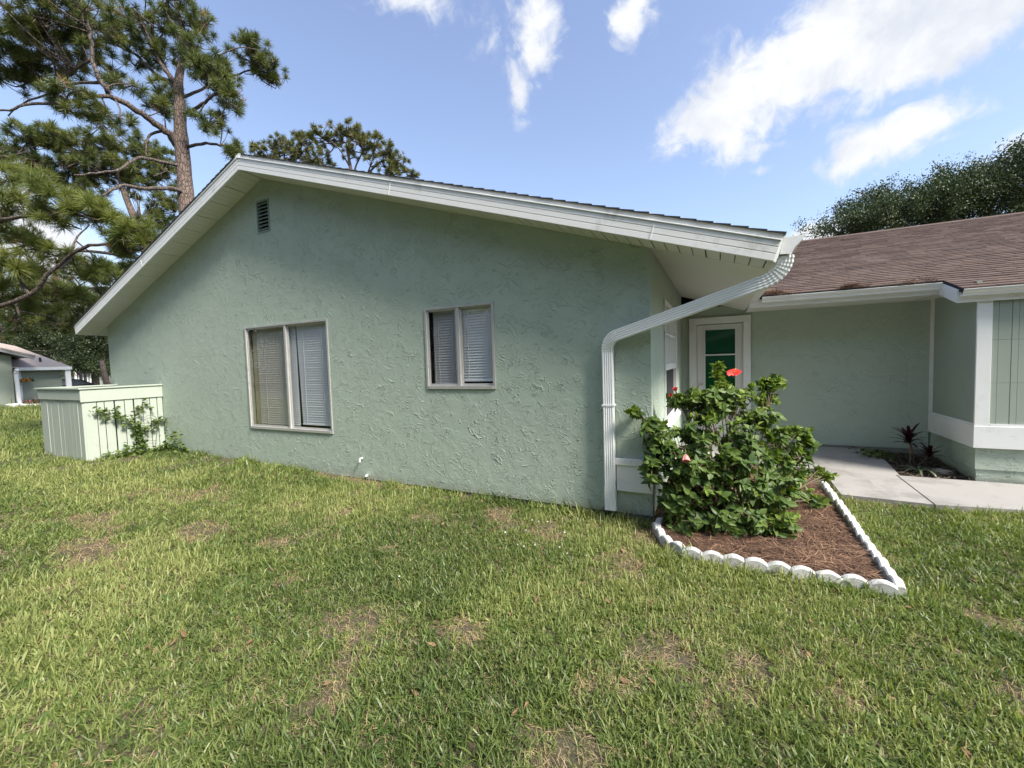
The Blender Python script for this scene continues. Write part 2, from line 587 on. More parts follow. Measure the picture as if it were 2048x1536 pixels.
def scatter(name, coll, pts, eul, scl, idx, parent=None, kind='stuff'):
    me = bpy.data.meshes.new(name)
    n = len(pts)
    me.from_pydata([tuple(p) for p in pts], [], [])
    a = me.attributes.new('rot', 'FLOAT_VECTOR', 'POINT')
    a.data.foreach_set('vector', np.asarray(eul, dtype=np.float32).ravel())
    a = me.attributes.new('scl', 'FLOAT_VECTOR', 'POINT')
    s = np.asarray(scl, dtype=np.float32)
    if s.ndim == 1:
        s = np.repeat(s[:, None], 3, 1)
    a.data.foreach_set('vector', s.ravel())
    a = me.attributes.new('idx', 'INT', 'POINT')
    a.data.foreach_set('value', np.asarray(idx, dtype=np.int32))
    o = link(bpy.data.objects.new(name, me), parent)
    if kind:
        o['kind'] = kind
    g = bpy.data.node_groups.new(name + '_scatter', 'GeometryNodeTree')
    g.interface.new_socket('Geometry', in_out='INPUT', socket_type='NodeSocketGeometry')
    g.interface.new_socket('Geometry', in_out='OUTPUT', socket_type='NodeSocketGeometry')
    gi = g.nodes.new('NodeGroupInput')
    go = g.nodes.new('NodeGroupOutput')
    ci = g.nodes.new('GeometryNodeCollectionInfo')
    ci.inputs['Collection'].default_value = coll
    ci.inputs['Separate Children'].default_value = True
    ci.inputs['Reset Children'].default_value = True
    ip = g.nodes.new('GeometryNodeInstanceOnPoints')
    ip.inputs['Pick Instance'].default_value = True

    def attr(nm, ty):
        x = g.nodes.new('GeometryNodeInputNamedAttribute')
        x.data_type = ty
        x.inputs['Name'].default_value = nm
        return [s_ for s_ in x.outputs if s_.enabled][0]
    er = g.nodes.new('FunctionNodeEulerToRotation')
    g.links.new(attr('rot', 'FLOAT_VECTOR'), er.inputs[0])
    g.links.new(gi.outputs[0], ip.inputs['Points'])
    g.links.new(ci.outputs[0], ip.inputs['Instance'])
    g.links.new(attr('idx', 'INT'), ip.inputs['Instance Index'])
    g.links.new(er.outputs[0], ip.inputs['Rotation'])
    g.links.new(attr('scl', 'FLOAT_VECTOR'), ip.inputs['Scale'])
    g.links.new(ip.outputs[0], go.inputs[0])
    md = o.modifiers.new('scatter', 'NODES')
    md.node_group = g
    return o


# value noise for laying things out
_rng = np.random.RandomState(7)
_LAT = _rng.rand(64, 64)


def vnoise(x, y):
    x = np.asarray(x, float)
    y = np.asarray(y, float)
    xi = np.floor(x).astype(int)
    yi = np.floor(y).astype(int)
    fx = x - xi
    fy = y - yi
    fx = fx * fx * (3 - 2 * fx)
    fy = fy * fy * (3 - 2 * fy)
    a = _LAT[xi % 64, yi % 64]
    b = _LAT[(xi + 1) % 64, yi % 64]
    c = _LAT[xi % 64, (yi + 1) % 64]
    d = _LAT[(xi + 1) % 64, (yi + 1) % 64]
    return (a * (1 - fx) + b * fx) * (1 - fy) + (c * (1 - fx) + d * fx) * fy


def fbm(x, y):
    return (vnoise(x, y) + 0.5 * vnoise(x * 2.1 + 7, y * 2.1 + 3) + 0.25 * vnoise(x * 4.3 + 1, y * 4.3 + 9)) / 1.75


# ------------------------------------------------------------------ ground
def gh(x, y):
    """height of the lawn"""
    x = np.asarray(x, float)
    y = np.asarray(y, float)
    return -0.290 + 0.016 * np.clip(-x, 0, 12) + 0.03 * (fbm(x * 0.7 + 20, y * 0.7 + 20) - 0.5)


def build_ground():
    xs = np.concatenate([[-900, -300, -120], np.linspace(-60, -14, 40), np.linspace(-13.5, 6, 79), np.linspace(7, 40, 20), [120, 300, 900]])
    ys = np.concatenate([[-900, -300, -120, -60, -30, -15], np.linspace(-10, 5, 61), np.linspace(6, 60, 28), [120, 300, 900]])
    X, Y = np.meshgrid(xs, ys, indexing='ij')
    Z = gh(X, Y)
    nx, ny = X.shape
    mb = MB()
    mb.v = list(zip(X.ravel(), Y.ravel(), Z.ravel()))
    mb.f = [(i * ny + j, (i + 1) * ny + j, (i + 1) * ny + j + 1, i * ny + j + 1) for i in range(nx - 1) for j in range(ny - 1)]
    o = part('ground', mb, 'lawn_soil', smooth=True, kind='structure')
    return o


build_ground()

# front walk: two concrete slabs falling gently from the door to the lawn
walk = thing('walkway', 'grey concrete walk in two slabs from the lawn to the front door', 'walkway', (2.4, 2.6, -0.2))
del walk['category']
walk['kind'] = 'structure'


def walk_z(y):
    return -0.245 + (y - 1.55) * 0.034 if y < 2.75 else -0.204 + (y - 2.75) * 0.078


def slab(name, outline):
    mb = MB()
    n = len(outline)
    mb.add([(x, y, walk_z(y)) for x, y in outline] + [(x, y, walk_z(y) - 0.12) for x, y in outline],
           [tuple(range(n))] + [(i, (i + 1) % n, (i + 1) % n + n, i + n) for i in range(n)])
    return part(name, mb, 'concrete', walk)


slab('slab', [(1.98, 1.66), (2.8, 1.60), (2.8, 2.75), (2.845, 2.75), (2.88, 3.45), (2.72, 4.03), (0.02, 4.03), (0.02, 3.0), (1.98, 2.75)])
slab('slab', [(2.818, 1.60), (3.6, 1.70), (9.0, 1.72), (9.0, 2.73), (2.818, 2.73)])

# planting bed beside the bay
bed = part('planting_bed', MB().add([(2.83, 2.72, -0.235), (3.60, 2.72, -0.235), (3.60, 4.04, -0.15), (2.70, 4.04, -0.13), (2.86, 3.45, -0.18)],
                                    [(0, 1, 2, 3, 4)]), 'soil_dark', kind='structure')
# hibiscus bed of pine straw at the corner of the house
BED = [(0.06, 0.0), (0.06, -0.30), (0.14, -0.50), (0.30, -0.68), (1.0, -0.70), (1.78, -0.72), (1.78, 0.6), (1.82, 2.6), (0.06, 2.9)]
mbb = MB()
mbb.add([(x, y, float(gh(x, y)) + 0.03) for x, y in BED], [tuple(range(len(BED)))])
part('mulch_bed', mbb, 'straw_base', kind='structure')

# ------------------------------------------------------------------ the house
W, XR, ZR = 12.145, -6.188, 4.678
SR, SL = 0.3295, 0.352
XE_R, XE_L = 1.065, -12.60
YO = -0.38
DEPTH = 10.5
YD, YB, BX = 4.044, 2.749, 3.563
BASE = -0.213


def zb(x):
    return ZR - SR * (x - XR) if x >= XR else ZR - SL * (XR - x)


house = thing('house', 'sage green stucco house with white fascia, brown shingled wing and corner downspout', 'house', (-6.0, 0.0, -0.29))


def wall_xz(y, cols, z0, top, holes, depth, flip=False):
    """wall in a plane of constant y, openings with reveals; top is a function of x"""
    mb = MB()
    for a, b in zip(cols[:-1], cols[1:]):
        hs = sorted((h[2], h[3]) for h in holes if h[0] <= a + 1e-6 and h[1] >= b - 1e-6)
        lo = z0
        for h0, h1 in hs:
            mb.add([(a, y, lo), (b, y, lo), (b, y, h0), (a, y, h0)], [(0, 1, 2, 3)])
            lo = h1
        mb.add([(a, y, lo), (b, y, lo), (b, y, top(b)), (a, y, top(a))], [(0, 1, 2, 3)])
    for x0, x1, h0, h1 in holes:
        for p, q in (((x0, h0), (x1, h0)), ((x1, h0), (x1, h1)), ((x1, h1), (x0, h1)), ((x0, h1), (x0, h0))):
            mb.add([(p[0], y, p[1]), (q[0], y, q[1]), (q[0], y + depth, q[1]), (p[0], y + depth, p[1])], [(0, 1, 2, 3)])
    return mb


W1 = (-6.936, -4.824, 0.439, 2.256)
W2 = (-2.948, -1.869, 1.156, 2.256)
VN = (-6.402, -6.064, 3.800, 4.340)
part('gable_wall', wall_xz(0.0, [-W, W1[0], VN[0], XR, VN[1], W1[1], W2[0], W2[1], 0.0], BASE, lambda x: zb(x) + 0.03, [W1, W2, VN], 0.11),
     'stucco_green', house)
SW = (1.15, 2.72, 0.60, 2.25)
mb = MB()
for a, b, hs in ((0.0, SW[0], None), (SW[0], SW[1], SW), (SW[1], YD, None)):
    if hs is None:
        mb.add([(0, a, BASE), (0, b, BASE), (0, b, zb(0) + 0.03), (0, a, zb(0) + 0.03)], [(0, 1, 2, 3)])
    else:
        mb.add([(0, a, BASE), (0, b, BASE), (0, b, SW[2]), (0, a, SW[2])], [(0, 1, 2, 3)])
        mb.add([(0, a, SW[3]), (0, b, SW[3]), (0, b, zb(0) + 0.03), (0, a, zb(0) + 0.03)], [(0, 1, 2, 3)])
        for p, q in (((a, SW[2]), (b, SW[2])), ((b, SW[2]), (b, SW[3])), ((b, SW[3]), (a, SW[3])), ((a, SW[3]), (a, SW[2]))):
            mb.add([(0, p[0], p[1]), (0, q[0], q[1]), (-0.1, q[0], q[1]), (-0.1, p[0], p[1])], [(0, 1, 2, 3)])
part('side_wall', mb, 'stucco_green', house)
part('side_wall', MB().add([(-W, 0, BASE), (-W, DEPTH, BASE), (-W, DEPTH, zb(-W) + .03), (-W, 0, zb(-W) + .03)], [(0, 1, 2, 3)]), 'stucco_green', house)
part('back_wall', MB().add([(-W, DEPTH, BASE), (0, DEPTH, BASE), (0, DEPTH, zb(0)), (XR, DEPTH, ZR), (-W, DEPTH, zb(-W))], [(0, 1, 2, 3, 4)]), 'stucco_green', house)
part('foundation', MB().box(-W + .02, -0.02, 0.025, DEPTH - .02, -0.6, BASE - 0.002), 'foundation', house)
part('foundation', MB().box(-0.018, 3.53, YD + 0.02, YD + .5, -0.6, -0.07), 'foundation', house)

# entry wall with the door opening
DX0, DX1, DZ0, DZ1 = 0.262, 1.035, -0.09, 2.085
part('entry_wall', wall_xz(YD, [0.0, DX0, DX1, BX], -0.068, lambda x: 2.40, [(DX0, DX1, DZ0 + .03, DZ1)], 0.12), 'stucco_entry', house)

# roof decks
for s, slope, xe in ((1, SR, XE_R), (-1, SL, XE_L)):
    ca = 1 / math.sqrt(1 + slope * slope)
    nx_, nz_ = s * slope * ca, ca

    def pl(h):
        e = (xe + nx_ * h, zb(xe) + nz_ * h)
        return (XR, ZR + h / ca), e
    a0, e0 = pl(0.014)
    a1, e1 = pl(0.224)
    roof = part('roof', MB().prism([a0, e0, e1, a1], 'y', YO + 0.022, DEPTH + 0.4), 'deck_dark', house)
    # rake boards: an upper trim strip, a bead, and three courses of siding below it
    hs = [(-0.004, 0.056, 0.026), (0.0605, 0.113, 0.026), (0.1175, 0.166, 0.026), (0.1665, 0.178, 0.036), (0.1825, 0.238, 0.014)]
    for h0, h1, pr in hs:
        p0, q0 = pl(h0)
        p1, q1 = pl(h1)
        part('fascia_board', MB().prism([p0, q0, q1, p1], 'y', YO - pr + 0.012, YO + 0.022), 'white_trim', house, bev=0.003)
    # narrow joint covers where the siding lengths meet
    L = abs(xe - XR)
    for fr in ((0.42, 0.86) if s > 0 else (0.5,)):
        xx = XR + s * L * fr
        zz = zb(xx)
        part('joint_cover', MB().prism([(xx, zz), (xx + 0.010, zz - s * slope * 0.010), (xx + 0.010 + nx_ * .165, zz + .165 * nz_), (xx + nx_ * .165, zz + .165 * nz_)],
                                       'y', YO - 0.018, YO - 0.012), 'white_trim', house)
    # shingle courses, their ends stepping along the rake
    n = int(L / ca / 0.145)
    for k in range(n + 1):
        d0 = L / ca - k * 0.145 + 0.015
        d1 = max(0.0, d0 - 0.17)
        rr = random.Random(k * 7 + (3 if s > 0 else 5))

        def sp(d, h):
            return (XR + s * (d * ca - 0) + nx_ * h, ZR - slope * d * ca + nz_ * h)
        j = rr.uniform(-0.006, 0.002)
        poly = [sp(d0, 0.226), sp(d0, 0.241 + rr.uniform(0, 0.004)), sp(d1, 0.229), sp(d1, 0.2245)]
        part('shingle', MB().prism(poly, 'y', YO - 0.016 + j, DEPTH + 0.4), 'shingle_black', roof)
    # soffit panels under the rake, each four narrow boards
    step = 0.48 if s > 0 else 0.44
    x = XR
    while (x < XE_R - 0.01 if s > 0 else x > XE_L + 0.01):
        mb = MB()
        for i in range(4):
            xa = x + s * (i * step / 4 + (0.009 if s > 0 else (0.013 if i == 0 else 0.004)))
            xb_ = x + s * ((i + 1) * step / 4 - (0.0 if i < 3 else 0.004))
            xa, xb_ = (min(xa, XE_R), min(xb_, XE_R)) if s > 0 else (max(xa, XE_L), max(xb_, XE_L))
            if abs(xb_ - xa) < 0.01:
                continue
            mb.prism([(xa, zb(xa)), (xb_, zb(xb_)), (xb_, zb(xb_) + 0.012), (xa, zb(xa) + 0.012)], 'y', YO + 0.024, -0.003)
        if mb.v:
            part('soffit_panel', mb, 'white_soffit', house)
        x += s * step
    # eave board at the low edge
    a, e = pl(-0.004)
    a, f = pl(0.236)
    w = 0.02 * s
    part('eave_fascia', MB().prism([e, (e[0] + w * ca, e[1] - abs(w) * slope * ca), (f[0] + w * ca, f[1] - abs(w) * slope * ca), f], 'y', YO + 0.023,
                                   3.7 if s > 0 else DEPTH), 'white_trim', house)
# soffit of the eave over the side wall, boards running out from the wall
y = 0.004
while y < YD - 0.05:
    mb = MB()
    for i in range(4):
        ya, yb_ = y + i * 0.12 + 0.006, min(y + (i + 1) * 0.12, YD - 0.004)
        if yb_ - ya > 0.02:
            mb.prism([(0.003, zb(0.003)), (XE_R, zb(XE_R)), (XE_R, zb(XE_R) + 0.012), (0.003, zb(0.003) + 0.012)], 'y', ya, yb_)
    part('soffit_panel', mb, 'white_soffit', house)
    y += 0.48
part('soffit_panel', MB().prism([(XE_L, zb(XE_L)), (-W - .003, zb(-W)), (-W - .003, zb(-W) + .012), (XE_L, zb(XE_L) + .012)], 'y', 0.004, DEPTH), 'white_soffit', house)

# gable vent
vent = part('gable_vent', MB().box(VN[0] + .004, VN[0] + .028, -.008, .07, VN[2] + .004, VN[3] - .004).box(VN[1] - .028, VN[1] - .004, -.008, .07, VN[2] + .004, VN[3] - .004)
            .box(VN[0] + .029, VN[1] - .029, -.008, .07, VN[2] + .004, VN[2] + .028).box(VN[0] + .029, VN[1] - .029, -.008, .07, VN[3] - .028, VN[3] - .004), 'vent_green', house)
part('vent_backing', MB().box(VN[0] + .01, VN[1] - .01, .085, .1, VN[2] + .01, VN[3] - .01), 'interior_dark', vent)
for k in range(8):
    z = VN[2] + 0.045 + k * 0.0595
    mb = MB().add([(VN[0] + .03, -.004, z), (VN[1] - .03, -.004, z), (VN[1] - .03, .05, z + .045), (VN[0] + .03, .05, z + .045),
                   (VN[0] + .03, -.004, z + .008), (VN[1] - .03, -.004, z + .008), (VN[1] - .03, .05, z + .053), (VN[0] + .03, .05, z + .053)],
                  [(0, 1, 2, 3), (4, 5, 6, 7), (0, 1, 5, 4), (2, 3, 7, 6), (1, 2, 6, 5), (0, 3, 7, 4)])
    part('louvre', mb, 'vent_green', vent)


def blind(parent, x0, x1, z0, z1, y, pitch, tilt, skew=0.0, seed=1):
    rr = random.Random(seed)
    mb = MB()
    n = int((z1 - z0) / pitch)
    hw = pitch * 0.57
    for k in range(n):
        z = z1 - 0.04 - k * pitch
        if z - hw < z0:
            break
        t = tilt + rr.uniform(-0.06, 0.06)
        dy, dz = math.cos(t) * hw, math.sin(t) * hw
        a = x0 + skew * (z1 - z) / (z1 - z0)
        mb.add([(a, y - dy, z - dz), (x1, y - dy, z - dz + rr.uniform(-.001, .001)), (x1, y + dy, z + dz), (a, y + dy, z + dz),
                (a, y - dy, z - dz + .003), (x1, y - dy, z - dz + .003), (x1, y + dy, z + dz + .003), (a, y + dy, z + dz + .003)],
               [(0, 3, 2, 1), (4, 5, 6, 7), (0, 1, 5, 4), (2, 3, 7, 6), (1, 2, 6, 5), (3, 0, 4, 7)])
    mb.box(x0, x1, y - .018, y + .018, z1 - .035, z1)
    mb.box(x0 + skew, x1, y - .014, y + .014, z0, z0 + .022)
    for fr in (0.22, 0.75):
        xx = x0 + (x1 - x0) * fr
        mb.box(xx, xx + .004, y - hw - .004, y - hw, z0, z1)
    return part('blind', mb, 'blind_white', parent, kind='stuff')


def slider(x0, x1, z0, z1, mull, left, right, label):
    """aluminium sliding window set in the gable wall"""
    w = 0.035
    e = 0.003
    fr = MB().box(x0 + e, x0 + w, -.014, .06, z0 + e, z1 - e).box(x1 - w, x1 - e, -.014, .06, z0 + e, z1 - e)
    fr.box(x0 + w + .001, x1 - w - .001, -.014, .06, z1 - w, z1 - e).box(x0 + w + .001, x1 - w - .001, -.020, .06, z0 + e, z0 + w + .012)
    win = part('window', fr, 'aluminium', house, bev=0.002, label=label)
    part('meeting_rail', MB().box(mull - .022, mull + .022, -.008, .045, z0 + w + .013, z1 - w - .001), 'aluminium', win, bev=0.002)
    zz0, zz1 = z0 + w + .013, z1 - w - .001
    for (a, b), yy in (((x0 + w + .001, mull - .023), 0.012), ((mull + .023, x1 - w - .001), 0.03)):
        s = MB().box(a, a + .022, yy - .008, yy + .014, zz0, zz1).box(b - .022, b, yy - .008, yy + .014, zz0, zz1)
        s.box(a + .0225, b - .0225, yy - .008, yy + .014, zz0, zz0 + .026).box(a + .0225, b - .0225, yy - .008, yy + .014, zz1 - .022, zz1)
        part('sash', s, 'aluminium', win)
    part('pane', MB().box(x0 + w + .024, mull - .046, .013, .017, zz0 + .027, zz1 - .023), left, win)
    part('pane', MB().box(mull + .046, x1 - w - .024, .031, .035, zz0 + .027, zz1 - .023), right, win)
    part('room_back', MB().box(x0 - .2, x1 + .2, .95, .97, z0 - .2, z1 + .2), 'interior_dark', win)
    return win


w1 = slider(W1[0], W1[1], W1[2], W1[3], -5.855, 'pane_clear', 'pane_soft', 'tall wide sliding window with two white blinds parted by a dark gap')
blind(w1, -6.74, -5.70, W1[2] + .05, W1[3] - .03, .085, .040, 1.14, 0, 3)
blind(w1, -5.67, -4.84, W1[2] + .11, W1[3] - .03, .080, .040, 1.14, 0.05, 4)
part('curtain', MB().box(-6.90, -6.755, .10, .115, W1[2] + .03, W1[3] - .04), 'cream_reveal', w1)
w2 = slider(W2[0], W2[1], W2[2], W2[3], -2.414, 'pane_screen', 'pane_soft', 'smaller square sliding window, left half behind a grey screen')
blind(w2, -2.86, -2.43, W2[2] + .07, W2[3] - .03, .078, .036, 1.12, 0, 5)
blind(w2, -2.41, -1.885, W2[2] + .10, W2[3] - .06, .075, .036, 1.12, 0, 6)

# double-hung window in the side wall
m_ = MB()
t = 0.05
m_.box(-.05, .022, SW[0] + .003, SW[0] + t, SW[2] + .003, SW[3] - .003).box(-.05, .022, SW[1] - t, SW[1] - .003, SW[2] + .003, SW[3] - .003)
m_.box(-.05, .022, SW[0] + t + .001, SW[1] - t - .001, SW[3] - t, SW[3] - .003).box(-.05, .05, SW[0] + t + .001, SW[1] - t - .001, SW[2] + .003, SW[2] + t)
sw = part('window', m_, 'white_trim', house, label='white window in the shaded side wall, divided panes above a dark screen')
part('sill', MB().box(.003, .075, SW[0] - .06, SW[1] + .06, SW[2] - .045, SW[2]), 'white_trim', sw)
part('check_rail', MB().box(-.04, .018, SW[0] + t + .001, SW[1] - t - .001, 1.32, 1.40), 'white_trim', sw)
for k in range(1, 4):
    yy = SW[0] + t + (SW[1] - SW[0] - 2 * t) * k / 4
    part('muntin', MB().box(-.03, .008, yy - .012, yy + .012, 1.401, SW[3] - t - .001), 'white_trim', sw)
part('muntin', MB().box(-.028, .006, SW[0] + t + .002, SW[1] - t - .002, 1.80, 1.822), 'white_trim', sw)
part('pane', MB().box(-.045, -.040, SW[0] + t, SW[1] - t, 1.40, SW[3] - t), 'blind_white', sw)
part('screen', MB().box(-.030, -.026, SW[0] + t + .001, SW[1] - t - .001, SW[2] + t + .001, 1.319), 'interior_dark', sw)

# front door with its casing and half-height light
door = part('door', MB().box(DX0 + .012, .385, YD + .030, YD + .070, DZ0 + .06, DZ1 - .012).box(.935, DX1 - .012, YD + .030, YD + .070, DZ0 + .06, DZ1 - .012)
            .box(.3855, .9345, YD + .030, YD + .070, 2.005, DZ1 - .012).box(.3855, .9345, YD + .030, YD + .070, DZ0 + .06, 0.78), 'door_white', house, bev=0.003)
part('light_frame', MB().box(.386, .412, YD + .018, YD + .06, .781, 2.004).box(.908, .934, YD + .018, YD + .06, .781, 2.004)
     .box(.4125, .9075, YD + .018, YD + .06, 1.978, 2.004).box(.4125, .9075, YD + .018, YD + .06, .781, .81).box(.4125, .9075, YD + .022, YD + .052, 1.498, 1.524), 'door_white', door)
plain('green_light', (0.004, 0.075, 0.030), 0.06, 0.1, 3, spec=0.6)
part('pane', MB().box(.4125, .9075, YD + .056, YD + .062, 1.525, 1.977), 'green_light', door)
part('pane', MB().box(.4125, .9075, YD + .056, YD + .062, .811, 1.497), 'green_light', door)
part('panel', MB().box(.43, .89, YD + .022, YD + .0295, .12, .66), 'door_white', door, bev=0.005)
part('handle', MB().tube([(.335, YD + .03, .96), (.335, YD - .015, .96)], .012, 8).tube([(.335, YD - .02, .96), (.335, YD - .05, .96)], [.028, .024], 10), 'chrome', door)
part('door_casing', MB().box(.134, DX0 - .002, YD - .035, YD - .001, DZ0, 2.085).box(DX1 + .002, 1.154, YD - .035, YD - .001, DZ0, 2.085)
     .box(.134, 1.154, YD - .035, YD - .001, 2.0855, 2.206), 'white_trim', house, bev=0.004)
part('door_jamb', MB().box(DX0 + .001, DX0 + .010, YD - .03, YD + .10, DZ0 + .04, DZ1 - .002).box(DX1 - .010, DX1 - .001, YD - .03, YD + .10, DZ0 + .04, DZ1 - .002), 'door_white', house)
part('threshold', MB().box(DX0 + .002, DX1 - .002, YD - .06, YD + .1, DZ0 + .0, DZ0 + .055), 'aluminium', house)
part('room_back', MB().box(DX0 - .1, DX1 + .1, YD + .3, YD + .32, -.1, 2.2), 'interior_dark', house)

# bay beside the entry
part('bay_base', MB().box(BX + .03, 9.0, YB + .03, YD + .3, -.06, .222).box(BX + .045, 9.0, YB + .045, YD + .3, -.45, -.062), 'stucco_green', house)
part('bay_side', MB().box(BX + .012, BX + .06, YB + .06, YD - .001, .506, 2.34), 'siding_green', house)
part('bay_band', MB().box(BX - .012, BX + .05, YB + .001, YD - .002, .223, .505), 'white_trim', house, bev=0.004)
part('bay_band', MB().box(BX - .013, 9.0, YB - .022, YB - .0, .223, .505), 'white_trim', house, bev=0.004)
part('bay_ledge', MB().box(BX - .004, BX + .03, YB + .02, YD - .003, .5055, .535).box(3.70, 9.0, YB - .012, YB + .02, .5055, .532), 'white_trim', house)
part('corner_post', MB().box(BX - .006, 3.697, YB - .012, YB + .012, .5055, 2.12), 'white_trim', house, bev=0.004)
part('corner_trim', MB().box(BX - .004, BX + .0115, YB + .013, YB + .10, .536, 2.10), 'siding_green', house)
part('corner_trim', MB().box(BX - .008, BX + .0115, YD - .085, YD - .003, .536, 2.249), 'white_trim', house)
part('bay_backing', MB().box(3.65, 9.0, YB + .03, YB + .05, .5, 2.14), 'deck_dark', house)
x = 3.700
k = 0
while x < 6.4:
    wd = 0.118 if k % 2 else 0.060
    for z0_, z1_ in ((.534, 1.05), (1.053, 1.59), (1.593, 2.12)):
        part('siding_board', MB().box(x, x + wd - .004, YB + .003 + .002 * (k % 2), YB + .028, z0_, z1_), 'siding_green', house)
    x += wd
    k += 1
part('bay_side', MB().box(6.42, 9.0, YB + .003, YB + .028, .534, 2.12), 'siding_green', house)

# brown roof of the wing
RS = 0.345
YE, YEB, YRD = 3.14, 2.64, 9.13


def rz(y):
    return 2.425 + RS * (y - 3.16)


def xv(y):
    return 1.141 - (rz(y) - 2.50) / SR


rc = 1 / math.sqrt(1 + RS * RS)


def roof_poly(out, th):
    up = [(x, y, rz(y)) for x, y in out]
    dn = [(x, y, rz(y) - th) for x, y in out]
    n = len(out)
    return MB().add(up + dn, [tuple(range(n)), tuple(range(2 * n - 1, n - 1, -1))] + [(i, i + n, (i + 1) % n + n, (i + 1) % n) for i in range(n)])


wing_roof = part('roof', roof_poly([(1.20, YE), (3.37, YE), (3.37, YEB), (13.0, YEB), (13.0, YRD), (xv(YRD), YRD), (1.20, 3.6)], 0.05), 'deck_dark', house)
part('roof', MB().add([(xv(YRD), YRD, rz(YRD)), (13.0, YRD, rz(YRD)), (13.0, YRD + 6, rz(YRD) - 2), (-8, YRD + 6, rz(YRD) - 2)], [(0, 1, 2, 3)]), 'shingle_brown', house)
part('ridge_cap', MB().prism([(YRD - .14, rz(YRD - .14) + .02), (YRD, rz(YRD) + .035), (YRD + .14, rz(YRD) - .03), (YRD, rz(YRD) + .01)], 'x', xv(YRD), 13.0), 'shingle_brown', wing_roof)
rr = random.Random(11)
rows = []
EXPO = 0.132
k = 0
y = YEB - 0.02
while y < YRD:
    x = 1.16 + rr.uniform(-.25, 0) if y < 3.3 else max(xv(y) - .3, -5.0)
    if y < YE - 0.03:
        x = 3.37
    while x < 12.9:
        wd = rr.choice((0.20, 0.25, 0.30)) * rr.uniform(0.92, 1.08)
        x1 = x + wd - 0.005
        if x1 > (xv(y) if y > 3.42 else 1.2):
            rows.append((x, x1, y, rr.choice((0.010, 0.012, 0.015)), rr.uniform(-.006, .006)))
        x += wd
    y += EXPO * rc
    k += 1
rest = MB()
near = sorted((r for r in rows if r[0] < 5.3), key=lambda r: (Vector((r[0], r[2], rz(r[2]))) - EYE).length)
near_set = set(id(r) for r in near[:295])
for r in rows:
    x0, x1, y0, th, j = r
    y0 += j
    y1 = y0 + (EXPO + 0.02) * rc
    z0_, z1_ = rz(y0), rz(y1)
    vs = [(x0, y0, z0_ + .004), (x1, y0, z0_ + .004), (x1, y1, z1_ + .003), (x0, y1, z1_ + .003),
          (x0, y0, z0_ + .007 + th), (x1, y0, z0_ + .007 + th), (x1, y1, z1_ + .006), (x0, y1, z1_ + .006)]
    fs = [(4, 5, 6, 7), (0, 1, 5, 4), (1, 2, 6, 5), (3, 0, 4, 7)]
    if id(r) in near_set:
        part('shingle', MB().add(vs, fs), 'shingle_brown', wing_roof)
    else:
        rest.add(vs, fs)
part('shingle_field', rest, 'shingle_brown', wing_roof, kind='stuff')

# eaves and gutters of the wing
part('eave_fascia', MB().box(1.075, 3.352, 3.195, 3.215, 2.247, 2.372), 'white_trim', house, bev=0.003)
part('eave_fascia', MB().box(3.352, 9.0, 2.705, 2.725, 2.075, 2.205), 'white_trim', house, bev=0.003)
part('eave_fascia', MB().add([(3.350, 3.216, 2.247), (3.350, 2.704, 2.075), (3.350, 2.704, 2.24), (3.350, 3.216, 2.41),
                              (3.372, 3.216, 2.247), (3.372, 2.704, 2.075), (3.372, 2.704, 2.24), (3.372, 3.216, 2.41)],
                             [(0, 1, 2, 3), (4, 5, 6, 7), (0, 1, 5, 4), (1, 2, 6, 5), (2, 3, 7, 6), (3, 0, 4, 7)]), 'white_trim', house)
part('wing_soffit', MB().box(1.07, 3.352, 3.216, YD - .001, 2.252, 2.262), 'white_soffit', house)
part('wing_soffit', MB().prism([(2.726, 2.082), (3.20, 2.246), (YD - .002, 2.250), (YD - .002, 2.262), (3.20, 2.258), (2.726, 2.094)], 'x', 3.373, 3.60), 'white_soffit', house)
part('wing_soffit', MB().box(3.601, 9.0, 2.726, YB + .3, 2.128, 2.138), 'white_soffit', house)


def k_gutter(x0, x1, y, z):
    """K-style gutter along x, its back on the plane y"""
    prof = [(y, z), (y, z - .085), (y - .062, z - .085), (y - .070, z - .055), (y - .095, z - .030), (y - .100, z - .012), (y - .108, z - .008), (y - .108, z), (y - .098, z),
            (y - .092, z - .012), (y - .06, z - .06), (y - .008, z - .06), (y - .008, z)]
    return MB().prism(prof, 'x', x0, x1)


part('gutter', k_gutter(1.255, 3.349, 3.194, 2.395), 'white_metal', house)
part('gutter', k_gutter(3.380, 9.0, 2.704, 2.235), 'white_metal', house)
part('drip_edge', MB().add([(1.2, YE - .015, rz(YE) + .002), (3.37, YE - .015, rz(YE) + .002), (3.37, YE + .05, rz(YE + .05) + .004), (1.2, YE + .05, rz(YE + .05) + .004)], [(0, 1, 2, 3)]), 'white_metal', house)

# gutter of the main eave, seen end on, and its downspout
gx = XE_R + 0.045
prof = [(gx + .035, 2.475), (gx + .002, 2.345), (gx + .085, 2.340), (gx + .105, 2.395), (gx + .165, 2.450), (gx + .178, 2.475)]
gut = part('gutter', MB().prism(prof, 'y', YO + .028, 3.08), 'white_metal', house, bev=0.002)
part('end_cap', MB().prism([(p[0] * 1.0 + (0.003 if i > 2 else -0.003), p[1] + (.004 if p[1] > 2.4 else -.002)) for i, p in enumerate(prof)], 'y', YO + .022, YO + .0275), 'white_metal', gut)

PROF = []
for i in range(11):
    PROF.append((-0.058 + 0.116 * i / 10, 0.036 + (0.004 if i % 2 else 0.0)))
PROF += [(0.058, -0.036), (-0.058, -0.036)]


